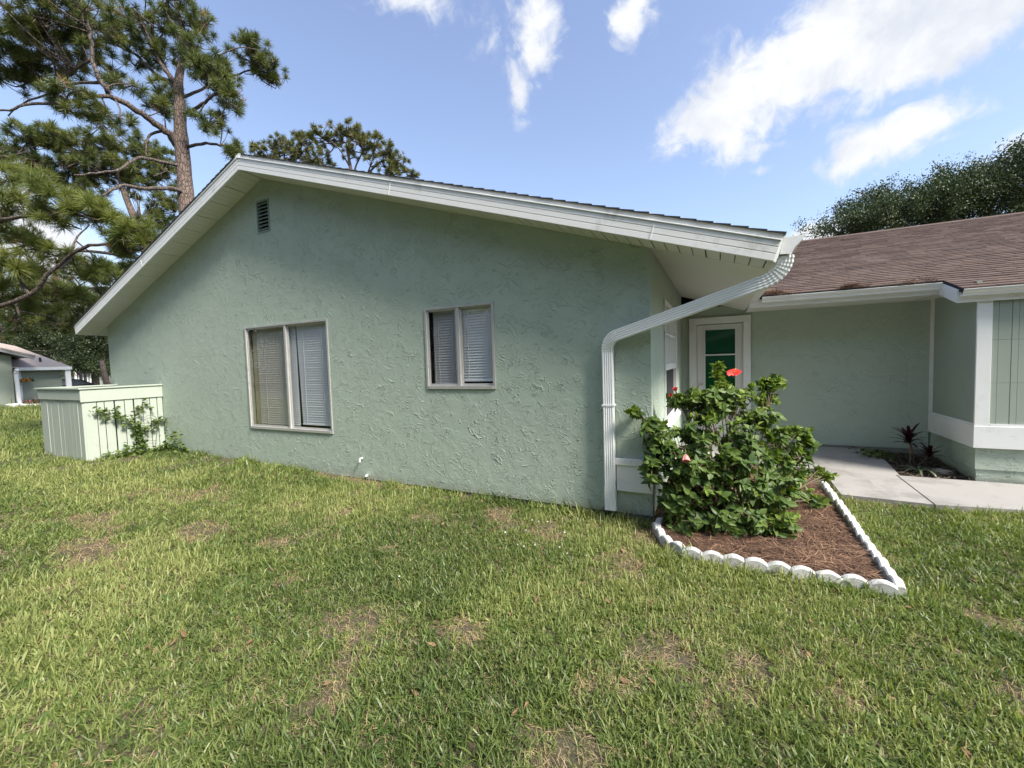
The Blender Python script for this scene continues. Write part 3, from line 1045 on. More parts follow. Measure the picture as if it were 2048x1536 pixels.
def sweep(pts, prof, scale=None):
    mb = MB()
    n = len(prof)
    for i, p in enumerate(pts):
        d = (Vector(pts[min(i + 1, len(pts) - 1)]) - Vector(pts[max(i - 1, 0)])).normalized()
        s = d.cross(Vector((0, 1, 0))).normalized()
        o = d.cross(s)
        k = scale[i] if scale else 1.0
        mb.v += [tuple(Vector(p) + s * (a * k) + o * (b * k)) for a, b in prof]
    for i in range(len(pts) - 1):
        mb.f += [(i * n + j, i * n + (j + 1) % n, (i + 1) * n + (j + 1) % n, (i + 1) * n + j) for j in range(n)]
    mb.f += [tuple(range(n))[::-1], tuple(range((len(pts) - 1) * n, len(pts) * n))]
    return mb


def bezier(p0, p1, p2, n):
    return [tuple((Vector(p0) * (1 - t) ** 2 + Vector(p1) * 2 * t * (1 - t) + Vector(p2) * t * t)) for t in [i / (n - 1) for i in range(n)]]


TOPX = gx + .048
A, B, Cc = (TOPX, -.295, 2.335), (TOPX + .004, -.285, 2.165), (TOPX - .215, -.255, 2.118)
D, E_, F_ = (-.330, -.095, 1.748), (-.445, -.080, 1.712), (-.445, -.052, 1.575)
el1 = bezier(A, B, Cc, 21)
el2 = bezier(D, E_, F_, 19)
spout = part('downspout', sweep([Cc, D], PROF), 'white_metal', house)
part('elbow', sweep(el1, PROF, [1.05 if i % 2 else 0.985 for i in range(21)]), 'white_metal', spout)
part('elbow', sweep(el2, PROF, [1.045 if i % 2 else 0.985 for i in range(19)]), 'white_metal', spout)
part('lower_leg', sweep([(-.445, -.052, 1.58), (-.442, -.050, 0.20), (-.440, -.049, 0.06)], PROF), 'white_metal', spout)
part('lower_leg', sweep([(-.441, -.050, 0.085), (-.438, -.052, -.175)], PROF, [1.05, 1.05]), 'white_metal', spout)
part('strap', MB().box(-.512, -.376, -.094, -.0005, .98, 1.0), 'white_metal', spout)
# boxed trim at the foot of the corner
part('corner_board', MB().box(-.385, .012, -.050, -.001, .332, .402), 'white_trim', house, bev=0.004)
part('corner_board', MB().box(-.375, .006, -.030, -.001, .142, .3315), 'white_trim', house, bev=0.003)
part('corner_board', MB().box(-.372, .008, -.036, -.001, .042, .1415), 'white_trim', house, bev=0.003)
# pipe stubs in the gable wall
part('pipe_stub', MB().tube([(-4.23, .0, .10), (-4.23, -.045, .10), (-4.232, -.055, .05)], .014, 8), 'pvc_white', house)
part('pipe_stub', MB().tube([(-4.15, .0, -.155), (-4.06, -.10, -.13)], .017, 8), 'pvc_white', house)

# ------------------------------------------------------------------ board enclosure against the gable wall
FX, FY, FX2 = -9.90, -1.254, -11.86
fence = thing('board_enclosure', 'pale green low board enclosure with flat cap against the left of the gable wall', 'fence', (-10.9, -0.6, -0.13))
gz = -0.15
# boards of the side that faces along the wall
ed = [650, 770, 850, 957, 1080, 1188, 1310, 1410, 1510, 1590]
yy = [FY + (0 - FY) * ((e - 640) / 960.0) ** 0.92 for e in ed]
rr = random.Random(5)
for k in range(9):
    g = 0.022 if k in (3, 5) else 0.009
    a, b = yy[k] + g, yy[k + 1] - 0.001
    part('board', MB().box(FX - .018 - rr.uniform(0, .006), FX - .002 - rr.uniform(0, .005), a, b, gz - rr.uniform(0, .02), 1.01), 'fence_paint', fence, bev=0.003)
part('corner_post', MB().box(FX - .09, FX - .012, FY + .004, FY + .075, gz - .05, 1.0), 'fence_paint', fence)
n = 11
wdt = (FX - FX2 - .02) / n
for k in range(n):
    a = FX2 + .012 + k * wdt
    part('board', MB().box(a + .003, a + wdt - .003, FY - .002 + rr.uniform(-.004, .004), FY + .014, gz + .02 - rr.uniform(0, .03), 1.02), 'fence_paint', fence, bev=0.003)
for k in range(7):
    a = FY + .02 + k * (0 - FY - .03) / 7
    part('board', MB().box(FX2 + .002, FX2 + .016, a + .004, a + (0 - FY - .03) / 7 - .004, gz, 1.0), 'fence_paint', fence)
part('top_band', MB().box(FX - .001, FX + .02, FY - .022, -.004, .985, 1.222), 'fence_paint', fence, bev=0.003)
part('top_band', MB().box(FX2 - .01, FX - .0015, FY - .022, FY - .003, 1.02, 1.222), 'fence_paint', fence, bev=0.003)
part('top_band', MB().box(FX2 - .012, FX2 + .001, FY - .002, -.004, 1.02, 1.222), 'fence_paint', fence)
part('cap', MB().box(FX - .09, FX + .045, FY - .045, -.004, 1.2225, 1.25), 'fence_paint', fence, bev=0.003)
part('cap', MB().box(FX2 - .10, FX - .091, FY - .045, FY + .09, 1.2225, 1.25), 'fence_paint', fence, bev=0.003)
part('cap', MB().box(FX2 - .10, FX2 + .03, FY + .091, -.004, 1.2225, 1.25), 'fence_paint', fence)
part('inner_lining', MB().box(FX - .05, FX - .045, FY + .08, -.01, gz, .98), 'deck_dark', fence)


# ------------------------------------------------------------------ small leaf shapes
def leaf_mesh(name, mat, length=1.0, width=0.62, fold=0.16, droop=0.12, serr=0.03, seg=6):
    """ovate leaf with a folded midrib, lying along +y, unit length"""
    mb = MB()
    for i in range(seg + 1):
        t = i / seg
        w = width * 0.5 * math.sin(math.pi * min(1, t * 0.97 + 0.03) ** 0.72) * (1 + (serr if i % 2 else -serr))
        if i == seg:
            w = 0.0
        z = -droop * t * t
        mb.v += [(-w, t * length, z + fold * w), (0, t * length, z), (w, t * length, z + fold * w)]
    for i in range(seg):
        a = i * 3
        mb.f += [(a, a + 1, a + 4, a + 3), (a + 1, a + 2, a + 5, a + 4)]
    me = bpy.data.meshes.new(name)
    me.from_pydata(mb.v, [], mb.f)
    me.materials.append(MATS[mat])
    me.update()
    return me


def strap_mesh(mb, base, d, length, width, bend, side=None, seg=4, tip=0.15, fold=0.0):
    """a strap leaf or blade starting at base, direction d, bending over by bend (toward -z)"""
    d = Vector(d).normalized()
    s = Vector(side) if side is not None else d.cross(Vector((0, 0, 1)))
    if s.length < 1e-4:
        s = Vector((1, 0, 0))
    s.normalize()
    k = len(mb.v)
    p = Vector(base)
    for i in range(seg + 1):
        t = i / seg
        w = width * (0.75 + 0.5 * t) * (1 - t) ** 0.35 if i < seg else 0.0
        if i == seg:
            mb.v.append(tuple(p))
        else:
            mb.v.append(tuple(p - s * w / 2))
            mb.v.append(tuple(p + s * w / 2))
        dd = (d + Vector((0, 0, -bend * t * 1.6))).normalized()
        p = p + dd * (length / seg)
    for i in range(seg - 1):
        a = k + i * 2
        mb.f.append((a, a + 1, a + 3, a + 2))
    a = k + (seg - 1) * 2
    mb.f.append((a, a + 1, a + 2))


def raw_mesh(mb, name, mat):
    me = bpy.data.meshes.new(name)
    me.from_pydata(mb.v, [], mb.f)
    me.materials.append(MATS[mat])
    me.update()
    return me


# ------------------------------------------------------------------ hibiscus
def build_hibiscus():
    rr = random.Random(21)
    base = Vector((0.80, 0.18, float(gh(0.8, 0.2)) + 0.03))
    bush = thing('hibiscus_bush', 'dense green hibiscus bush with a red bloom beside the corner of the house', 'bush', base)
    # groups of shoots: centre (photo pixel, depth), half sizes in metres, number of shoots, young share
    clusters = [((1380, 960), 4.20, .22, .17, .26, 17, .04), ((1450, 1000), 4.15, .27, .18, .24, 19, .04), ((1530, 985), 4.25, .20, .18, .24, 14, .10),
                ((1345, 1000), 4.25, .13, .15, .20, 10, .03), ((1330, 885), 4.32, .16, .15, .17, 15, .15), ((1400, 880), 4.30, .20, .20, .17, 17, .15),
                ((1480, 890), 4.35, .20, .20, .17, 16, .2), ((1560, 900), 4.45, .20, .20, .15, 13, .35), ((1400, 795), 4.45, .19, .18, .09, 14, .4),
                ((1465, 795), 4.45, .19, .18, .08, 13, .5), ((1510, 840), 4.5, .18, .18, .10, 10, .5), ((1440, 745), 4.45, .035, .04, .13, 5, .9),
                ((1545, 768), 4.6, .11, .08, .055, 9, .8), ((1585, 865), 4.65, .12, .12, .05, 7, .7), ((1590, 925), 4.75, .11, .16, .09, 6, .6),
                ((1560, 1045), 4.02, .10, .08, .10, 9, .8), ((1650, 950), 4.6, .05, .05, .05, 3, .95), ((1570, 985), 4.5, .13, .2, .12, 9, .45),
                ((1305, 850), 4.36, .07, .08, .07, 5, .3), ((1268, 822), 4.42, .04, .04, .035, 3, .7), ((1300, 930), 4.3, .06, .10, .10, 6, .1),
                ((1355, 800), 4.5, .07, .08, .07, 6, .3), ((1630, 1000), 4.75, .08, .16, .05, 4, .4), ((1480, 1045), 4.1, .22, .14, .12, 12, .05),
                ((1400, 1040), 4.12, .18, .14, .12, 11, .03), ((1605, 900), 4.6, .10, .10, .06, 4, .6), ((1545, 945), 4.4, .14, .14, .12, 8, .35), ((1612, 880), 4.6, .05, .05, .04, 3, .7), ((1600, 960), 4.55, .06, .06, .05, 3, .6), ((1440, 775), 4.42, .10, .10, .10, 6, .75), ((1420, 830), 4.3, .16, .12, .10, 8, .5), ((1530, 800), 4.6, .10, .10, .06, 6, .6), ((1355, 1045), 4.2, .09, .10, .08, 4, .03), ((1450, 930), 4.05, .25, .08, .16, 12, .08), ((1360, 930), 4.12, .16, .08, .14, 9, .08)]
    mains, twigs, leaves = [], MB(), []
    nstem = 0
    for (u, v), t, ax, ay, az, n, young in clusters:
        c = at(u, v, t)
        foot = base + Vector((rr.uniform(-.14, .14), rr.uniform(-.12, .12), -0.03))
        mid = foot.lerp(c, 0.5) + Vector((rr.uniform(-.06, .06), rr.uniform(-.06, .06), 0.10))
        mb = MB()
        pts = [tuple(foot.lerp(mid, q).lerp(mid.lerp(c, q), q)) for q in (0, .2, .4, .6, .8, 1.0)]
        mb.tube(pts, [.014, .012, .010, .008, .006, .004], 6)
        part('stem', mb, 'stem', bush, smooth=True)
        for k in range(int(n * 3.3)):
            w = Vector((rr.gauss(0, .55), rr.gauss(0, .55), rr.gauss(0, .55)))
            tip = c + Vector((w.x * ax, w.y * ay, w.z * az)) * 1.15
            tip.z = max(tip.z, base.z + 0.04)
            p0 = Vector(pts[rr.choice((4, 5, 5, 5))]) + Vector((w.x * ax, w.y * ay, w.z * az)) * rr.uniform(.1, .5)
            pm = p0.lerp(tip, .5) + Vector((rr.uniform(-.02, .02), rr.uniform(-.02, .02), rr.uniform(0, .03)))
            twigs.tube([p0, pm, tip], [.0045, .0035, .0022], 4, cap=False)
            axis = (tip - pm).normalized()
            axis = (axis + Vector((0, -.15, .35))).normalized()
            isy = rr.random() < young
            m = rr.randint(6, 9)
            for j in range(m):
                back = rr.uniform(0, .09) * (j / m)
                pos = tip - axis * back
                ang = j * 2.4 + rr.uniform(-.4, .4)
                q = axis.to_track_quat('Z', 'Y')
                out = q @ Vector((math.cos(ang), math.sin(ang), 0))
                d = (out * rr.uniform(.7, 1.0) + axis * rr.uniform(-.05, .65) + Vector((0, 0, -.35 if not isy else .1))).normalized()
                up = (axis + Vector((0, 0, .6)) + Vector((rr.uniform(-.3, .3), rr.uniform(-.3, .3), 0))).normalized()
                xax = d.cross(up)
                if xax.length < 1e-3:
                    continue
                xax.normalize()
                zax = xax.cross(d)
                size = rr.uniform(.045, .085) if isy else rr.uniform(.050, .102)
                M = Matrix(((xax.x, d.x, zax.x, pos.x), (xax.y, d.y, zax.y, pos.y), (xax.z, d.z, zax.z, pos.z), (0, 0, 0, 1))) @ Matrix.Scale(size, 4)
                leaves.append(((pos - EYE).length, M, 1 if isy else 0))
    part('twigs', twigs, 'stem', bush, kind='stuff')
    kinds = [[leaf_mesh('leaf', 'bush_leaf', fold=f, droop=dr, width=wd) for f, dr, wd in ((.3, .22, .62), (.6, .40, .56), (.15, .10, .68))],
             [leaf_mesh('leaf', 'bush_leaf_young', fold=f, droop=dr, width=wd) for f, dr, wd in ((.25, -.08, .55), (.5, .12, .5), (.3, -.18, .6))]]
    # the leaves that show largest are pieces of their own
    leaves.sort(key=lambda l: l[0] - 6 * l[1].to_scale().x)
    for dist, M, y_ in leaves[:300]:
        placed('leaf', rr.choice(kinds[y_]), M, bush)
    protos = proto_collection('hibiscus_leaf_kind', kinds[0] + kinds[1])
    rest = leaves[300:]
    scatter('foliage', protos, [l[1].translation for l in rest], [tuple(l[1].to_euler()) for l in rest], [l[1].to_scale().x for l in rest],
            [l[2] * 3 + rr.randint(0, 2) for l in rest], bush)
    # blooms
    def bloom(pos, axis, r, mat, name, curl=0.0, npet=5):
        f = MB()
        f.tube([Vector(pos) - Vector(axis) * .05, Vector(pos)], [.004, .008], 6)
        fl = part(name, f, 'weed_leaf', bush)
        q = Vector(axis).normalized().to_track_quat('Z', 'Y')
        for k in range(npet):
            a0 = k * 2 * math.pi / npet + .3
            pm = MB()
            nu, nv = 5, 5
            for i in range(nu + 1):
                t = i / nu
                for j in range(nv + 1):
                    s = j / nv - .5
                    a = a0 + s * 1.75 * (0.25 + .75 * t)
                    rad = r * t * (1 - .30 * (2 * s) ** 2)
                    z = .25 * r * math.sin(t * 1.6) + curl * r * t * t + .09 * r * math.sin(s * 19 + k) * t + .012 * r * k
                    pm.v.append(tuple(Vector(pos) + q @ Vector((rad * math.cos(a), rad * math.sin(a), z))))
            for i in range(nu):
                for j in range(nv):
                    b = i * (nv + 1) + j
                    pm.f.append((b, b + 1, b + nv + 2, b + nv + 1))
            part('petal', raw_mesh(pm, 'petal', mat), mat, fl, label=None)
        st = MB().tube([Vector(pos) + q @ Vector((0, 0, .01)), Vector(pos) + q @ Vector((.15 * r, 0, .55 * r)), Vector(pos) + q @ Vector((.3 * r, 0, .85 * r))], [.004, .003, .005], 6)
        part('stamen', st, 'pollen' if curl < .5 else mat, fl)
        return fl
    bloom(at(1468, 748, 4.42), (-.15, -.55, 1.0), .075, 'petal_red', 'bloom').__setitem__('label', 'open red hibiscus bloom at the top')
    bloom(at(1352, 783, 4.42), (-.2, -.3, 1), .028, 'petal_red', 'bud', curl=1.2)
    bloom(at(1345, 793, 4.42), (-.6, -.5, .6), .022, 'petal_red', 'bud', curl=1.2)
    bloom(at(1371, 908, 4.02), (.1, -.6, -.8), .040, 'petal_pink', 'bud', curl=1.6)


build_hibiscus()

# ------------------------------------------------------------------ scalloped edging round the hibiscus bed
def scallop_mesh(name, L, seed):
    """concrete edging block: thick slab with an arched top and rounded edge, length along x"""
    r_ = random.Random(seed)
    mb = MB()
    n = 9
    T_, H0, H1 = .064, .060, .092
    ring = []
    for i in range(n + 1):
        s = i / n
        x = -L / 2 + .002 + (L - .004) * s
        z = H0 + (H1 - H0) * (math.sin(math.pi * s) ** .9) + r_.uniform(-.0015, .0015)
        ring.append([(x, -T_ / 2, -.06), (x, -T_ / 2, z - .010), (x, -T_ / 2 + .010, z), (x, T_ / 2 - .010, z), (x, T_ / 2, z - .010), (x, T_ / 2, -.06)])
    for r in ring:
        mb.v += r
    for i in range(n):
        for j in range(5):
            a = i * 6 + j
            mb.f.append((a, a + 6, a + 7, a + 1))
    mb.f += [tuple(range(6)), tuple(range(n * 6 + 5, n * 6 - 1, -1))]
    return mb.mesh(name, 'edging_white')


ORD = ['first', 'second', 'third', 'fourth', 'fifth', 'sixth', 'seventh', 'eighth', 'ninth', 'tenth', 'eleventh', 'twelfth', 'thirteenth', 'fourteenth', 'fifteenth', 'sixteenth', 'seventeenth', 'eighteenth']
scal = [scallop_mesh('edging_block', .164, s) for s in range(4)]


def edging_block(x, y, rz_, label, k, zo=0.0, tilt=0.0):
    o = bpy.data.objects.new('edging_block', scal[k % 4])
    COL.objects.link(o)
    o.location = (x, y, float(gh(x, y)) + .012 + zo)
    q_ = random.Random(k * 13 + int(x * 100))
    o.rotation_euler = (q_.uniform(-.07, .07), q_.uniform(-.07, .07), rz_)
    return tag(o, label, 'edging block', 'white scalloped edging round the hibiscus bed')


rr = random.Random(3)
FRX = [1.722 - .162 * k for k in range(9)]
for k, x in enumerate(FRX):
    edging_block(x, -.722 - .02 * (k == 0) + rr.uniform(-.007, .007), rr.uniform(-.05, .05) + (-.08 if k == 0 else 0), 'white scalloped edging block in the front row, %s from the pointed corner' % ORD[k], k, rr.uniform(-.008, .008))
for k in range(17):
    edging_block(1.815 + .002 * k + rr.uniform(-.006, .006), -.665 + .161 * k, math.pi / 2 + rr.uniform(-.05, .05),
                 'whitish edging block along the right side of the bed, %s from the pointed corner' % ORD[k], k + 3, rr.uniform(-.008, .008) + .002 * k)
for k, (x, y, r_) in enumerate([(.305, -.645, -.70), (.200, -.530, -.98), (.130, -.395, -1.22), (.075, -.255, 1.92), (.085, -.105, 1.45)]):
    edging_block(x, y, r_, 'white edging block curving toward the house corner, %s from the front row' % ORD[k], k + 1, rr.uniform(-.006, .006))

# ------------------------------------------------------------------ pine straw in the bed
def in_poly(px, py, poly):
    px = np.asarray(px)
    py = np.asarray(py)
    c = np.zeros(px.shape, bool)
    n = len(poly)
    for i in range(n):
        x0, y0 = poly[i]
        x1, y1 = poly[(i + 1) % n]
        cond = (y0 > py) != (y1 > py)
        xx = (x1 - x0) * (py - y0) / ((y1 - y0) if y1 != y0 else 1e-9) + x0
        c ^= cond & (px < xx)
    return c


def straw_clump(name, mat, seed, n=18, L=.20, w=.0030):
    r_ = random.Random(seed)
    mb = MB()
    for _ in range(n):
        a = r_.uniform(0, 6.28)
        p = Vector((r_.uniform(-.07, .07), r_.uniform(-.07, .07), r_.uniform(.0, .022)))
        d = Vector((math.cos(a), math.sin(a), r_.uniform(-.12, .16)))
        l = r_.uniform(.5, 1) * L
        q = p + d * l * .5
        e = q + (d + Vector((r_.uniform(-.4, .4), r_.uniform(-.4, .4), r_.uniform(-.2, .05)))) * l * .5
        s = Vector((-d.y, d.x, 0)) * w
        k = len(mb.v)
        mb.v += [tuple(p - s), tuple(p + s), tuple(q - s), tuple(q + s), tuple(e)]
        mb.f += [(k, k + 1, k + 3, k + 2), (k + 2, k + 3, k + 4)]
    return raw_mesh(mb, name, mat)


rs = np.random.RandomState(5)
straw = proto_collection('straw_kind', [straw_clump('straw', 'straw', 1), straw_clump('straw', 'straw', 2), straw_clump('straw', 'straw_pale', 3), straw_clump('straw', 'straw_base', 4)])
pp = rs.uniform((0.05, -.72), (1.83, 2.7), (5200, 2))
pp = pp[in_poly(pp[:, 0], pp[:, 1], [(.16, 0), (.18, -.30), (.26, -.44), (.40, -.585), (1.0, -.60), (1.68, -.61), (1.68, .6), (1.70, 2.6), (.1, 2.8)])]
zz = gh(pp[:, 0], pp[:, 1]) + .03 + rs.uniform(0, .025, len(pp))
scatter('pine_straw', straw, np.c_[pp, zz], np.c_[rs.uniform(-.1, .1, (len(pp), 2)), rs.uniform(0, 6.28, len(pp))], rs.uniform(.7, 1.25, len(pp)), rs.choice(4, len(pp), p=[.36, .32, .17, .15]))\
    .__setitem__('label', 'reddish brown pine straw mulch in the hibiscus bed')
# needles caught in the wing gutter and on its shingles
pts = []
for (xa, xb_, n, spread) in ((1.27, 1.6, 26, .10), (2.25, 2.55, 22, .10), (2.95, 3.3, 8, .05)):
    for _ in range(n):
        yy_ = 3.10 + abs(rs.normal(0, spread))
        pts.append((rs.uniform(xa, xb_), yy_, rz(yy_) + .015))
scatter('needle_litter', straw, pts, np.c_[np.full(len(pts), .33), rs.uniform(-.2, .2, len(pts)), rs.uniform(0, 6.28, len(pts))], rs.uniform(.5, .9, len(pts)), rs.choice([0, 1, 2], len(pts)))\
    .__setitem__('label', 'brown pine needles caught along the wing gutter')

# ------------------------------------------------------------------ lawn
def grass_tuft(name, mat, seed, n, lo, hi, w, spread, lean, lie=0.0):
    r_ = random.Random(seed)
    mb = MB()
    for _ in range(n):
        a = r_.uniform(0, 6.283)
        rad = spread * math.sqrt(r_.random())
        p = Vector((rad * math.cos(a), rad * math.sin(a), -.012))
        b = r_.uniform(0, 6.283)
        l = r_.uniform(lo, hi)
        tilt = r_.uniform(.1, lean)
        d = Vector((math.cos(b) * tilt, math.sin(b) * tilt, 1 - lie))
        sa = b + 1.57 + r_.uniform(-.9, .9)
        strap_mesh(mb, p, d, l, w * r_.uniform(.7, 1.2), r_.uniform(.15, .9), side=(math.cos(sa), math.sin(sa), r_.uniform(-.3, .3)), seg=3)
    return raw_mesh(mb, name, mat)


tufts = []
for mat in ('grass_a', 'grass_b', 'grass_c'):
    tufts.append(grass_tuft('tuft', mat, len(tufts) + 1, 10, .035, .085, .0100, .050, 1.2))
    tufts.append(grass_tuft('tuft', mat, len(tufts) + 1, 9, .055, .120, .0080, .045, .8))
    tufts.append(grass_tuft('tuft', mat, len(tufts) + 1, 11, .030, .070, .0115, .055, 1.8))
tufts.append(grass_tuft('tuft', 'grass_dry', 30, 14, .03, .09, .0035, .05, 2.6, .75))
tufts.append(grass_tuft('tuft', 'grass_dry', 31, 16, .03, .07, .0030, .05, 2.6, .85))
wm = MB()
for k_ in range(7):
    strap_mesh(wm, (0, 0, .005), (math.cos(k_ * .9 + .2), math.sin(k_ * .9 + .2), .45), .05, .026, .7, seg=4)
tufts.append(raw_mesh(wm, 'tuft', 'weed_leaf'))
lawn_kinds = proto_collection('tuft_kind', tufts)

HOUSE_FP = [(-W, .012), (-0.02, .012), (-0.02, 11), (-W, 11)]
WING_FP = [(-0.05, 2.95), (1.97, 2.75), (1.97, 1.63), (2.8, 1.58), (3.6, 1.68), (30, 1.70), (30, 16), (-.05, 16)]
FENCE_FP = [(FX2, FY), (FX, FY), (FX, 0), (FX2, 0)]
BED_OUT = [(0.0, 0.05), (0.035, -0.30), (0.11, -0.53), (0.27, -0.735), (1.0, -0.76), (1.85, -0.77), (1.86, 0.6), (1.90, 2.8), (0.0, 2.9)]


def dry_patch(x, y):
    """0 in thick grass, 1 where the lawn has worn thin"""
    n = fbm(x * .85 + 3.3, y * .85 + 11.7)
    m = fbm(x * 2.4 + 31, y * 2.4 + 5)
    v = np.clip((n * .55 + m * .55 - .665) / .14, 0, 1)
    spots = [(-2.2, -.9, .35), (-3.9, -.55, .45), (-.9, -2.35, .35), (.15, -2.9, .30), (-1.55, -2.6, .4), (.85, -1.9, .28), (1.15, -1.75, .22), (2.35, -.9, .28),
             (-2.5, -2.4, .35), (-3.3, -1.9, .4), (-4.4, -2.2, .5), (-.35, -1.0, .2), (-.05, -.30, .20), (2.0, -.10, .22), (-1.2, -3.1, .4), (-5.5, -1.6, .5)]
    for sx, sy, r in spots:
        v = np.maximum(v, np.clip(1.25 - np.hypot(x - sx, (y - sy) * 1.3) / (r * .62) + (m - .5) * 3.6, 0, 1) * .85)
    # bare strip of soil along part of the wall
    v = np.maximum(v, np.clip((.16 - np.abs(y + .06)) / .06, 0, 1) * (x > -5.2) * (x < -2.2) * np.clip((fbm(x * 2, y * 2) - .3) / .1, 0, 1))
    return v


def build_lawn():
    rs = np.random.RandomState(17)
    P, S, I_ = [], [], []
    rings = [(0, 2.4, 1600, .86), (2.4, 4.2, 1200, .86), (4.2, 7, 720, .95), (7, 12, 330, 1.2), (12, 22, 100, 1.8), (22, 46, 24, 3.0)]
    vdir = math.atan2(FWD.y, FWD.x)
    for r0, r1, dens, sc_ in rings:
        half = math.radians(180 if r1 <= 12.5 else 75)
        area = half * (r1 * r1 - r0 * r0)
        n = int(area * dens)
        r = np.sqrt(rs.uniform(r0 * r0, r1 * r1, n))
        a = vdir + rs.uniform(-half, half, n)
        x = EYE.x + r * np.cos(a)
        y = EYE.y + r * np.sin(a)
        keep = ~in_poly(x, y, HOUSE_FP) & ~in_poly(x, y, WING_FP) & ~in_poly(x, y, FENCE_FP) & ~in_poly(x, y, BED_OUT)
        keep &= ~((x > -60) & (x < -32.8) & (y > 2.4)) | (r < 5)
        off = np.abs((a - vdir + math.pi) % (2 * math.pi) - math.pi)
        keep &= (off < math.radians(75)) | (rs.rand(n) < .3)
        dp = dry_patch(x, y)
        keep &= rs.rand(n) > dp * .45
        x, y, r, dp = x[keep], y[keep], r[keep], dp[keep]
        m = len(x)
        # colour of the turf: lush, mid or yellowed, by wide drifts
        g = fbm(x * .55 + 50, y * .55 + 13) + .22 * (fbm(x * 3 + 8, y * 3 + 2) - .5) + rs.normal(0, .10, m)
        lush = np.clip((x + .8) / 2.0, 0, 1) * .15 + np.clip(1 - np.abs(y + .25) / .5, 0, 1) * .08
        g = g - lush + dp * .18
        kind = np.where(g > .585, 2, np.where(g > .38, 0, 1))
        form = rs.choice(3, m, p=[.45, .28, .27])
        idx = kind * 3 + form
        dry = rs.rand(m) < np.clip(dp * .75 + .05, 0, .85)
        idx = np.where(dry, 9 + rs.randint(0, 2, m), idx)
        idx = np.where(rs.rand(m) < .022, 11, idx)
        s = sc_ * rs.uniform(.7, 1.25, m) * (1 - .30 * dp) * (.85 + .45 * fbm(x * 1.3 + 9, y * 1.3 + 4))
        # longer growth the mower misses along the wall and the edging
        edge = (np.abs(y) < .16) & (x < 0) & (x > -W)
        edge |= (np.abs(y + .80) < .07) & (x > .1) & (x < 1.9)
        s = s * np.where(edge & (rs.rand(m) < .6), rs.uniform(1.1, 1.8, m), 1)
        P.append(np.c_[x, y, gh(x, y)])
        S.append(s)
        I_.append(idx)
    # thatch and clippings lying between the blades
    n = 34000
    r = np.sqrt(rs.uniform(1.0, 8.5 ** 2, n))
    a = vdir + rs.uniform(-math.radians(75), math.radians(75), n)
    x = EYE.x + r * np.cos(a)
    y = EYE.y + r * np.sin(a)
    keep = ~in_poly(x, y, HOUSE_FP) & ~in_poly(x, y, WING_FP) & ~in_poly(x, y, FENCE_FP) & ~in_poly(x, y, BED_OUT)
    keep &= rs.rand(n) < .26 + .72 * dry_patch(x, y)
    x, y = x[keep], y[keep]
    P.append(np.c_[x, y, gh(x, y) + .012])
    S.append(rs.uniform(.8, 1.5, len(x)))
    I_.append(9 + rs.randint(0, 2, len(x)))
    P = np.concatenate(P)
    S = np.concatenate(S)
    I_ = np.concatenate(I_)
    n = len(P)
    o = scatter('grass', lawn_kinds, P, np.c_[rs.uniform(-.2, .2, (n, 2)), rs.uniform(0, 6.283, n)], S, I_)
    o['label'] = 'patchy green lawn grass with worn dry spots'
    return o


build_lawn()

rl = np.random.RandomState(23)
fl = []
while len(fl) < 150:
    r_, a_ = math.sqrt(rl.uniform(2.2, 60)), math.atan2(FWD.y, FWD.x) + rl.uniform(-1.0, 1.0)
    x_, y_ = EYE.x + r_ * math.cos(a_), EYE.y + r_ * math.sin(a_)
    if y_ < -.05 and not in_poly(np.array([x_]), np.array([y_]), BED_OUT)[0] and x_ > -9.5:
        fl.append((x_, y_, float(gh(x_, y_)) + rl.uniform(.02, .05)))
leafy('dead_leaf', (0.16, 0.09, 0.05), (0.30, 0.19, 0.10), 0.8, 0.15)
dead = proto_collection('dead_leaf_kind', [leaf_mesh('leaf', 'dead_leaf', fold=.5, droop=.5, width=.5), leaf_mesh('leaf', 'dead_leaf', fold=.2, droop=-.4, width=.4)])
scatter('fallen_leaves', dead, fl, np.c_[rl.uniform(-.7, .7, (150, 2)), rl.uniform(0, 6.28, 150)], rl.uniform(.03, .065, 150), rl.randint(0, 2, 150))\
    .__setitem__('label', 'small dry brown leaves fallen on the lawn')

# clover heads dotted in the lawn by the wall
rs = np.random.RandomState(9)
cm = MB()
for a in range(8):
    an = a * .785
    cm.add([(0, 0, .045), (.010 * math.cos(an), .010 * math.sin(an), .050), (.009 * math.cos(an + .5), .009 * math.sin(an + .5), .058), (0, 0, .062)], [(0, 1, 2, 3)])
cl = proto_collection('clover_kind', [raw_mesh(cm, 'clover', 'clover_white')])
# set them on the lawn along their lines of sight
cps = []
for u, v in [(1082, 1015), (1065, 1045), (1075, 1048), (1095, 1047), (1128, 1070), (1010, 1072), (1050, 1065), (1036, 1092), (1050, 1097), (1071, 1094), (1120, 1098), (1133, 1108), (1175, 1112), (795, 1160)]:
    d_ = at(u, v, 1) - EYE
    t_ = (-.235 - EYE.z) / d_.z
    q_ = EYE + d_ * t_
    cps.append((q_.x, q_.y, float(gh(q_.x, q_.y)) + .01))
scatter('clover_flowers', cl, cps, np.c_[rs.uniform(-.3, .3, (len(cps), 2)), rs.uniform(0, 6, len(cps))], rs.uniform(.7, 1.1, len(cps)), np.zeros(len(cps)))\
    .__setitem__('label', 'scattered white clover heads in the lawn')

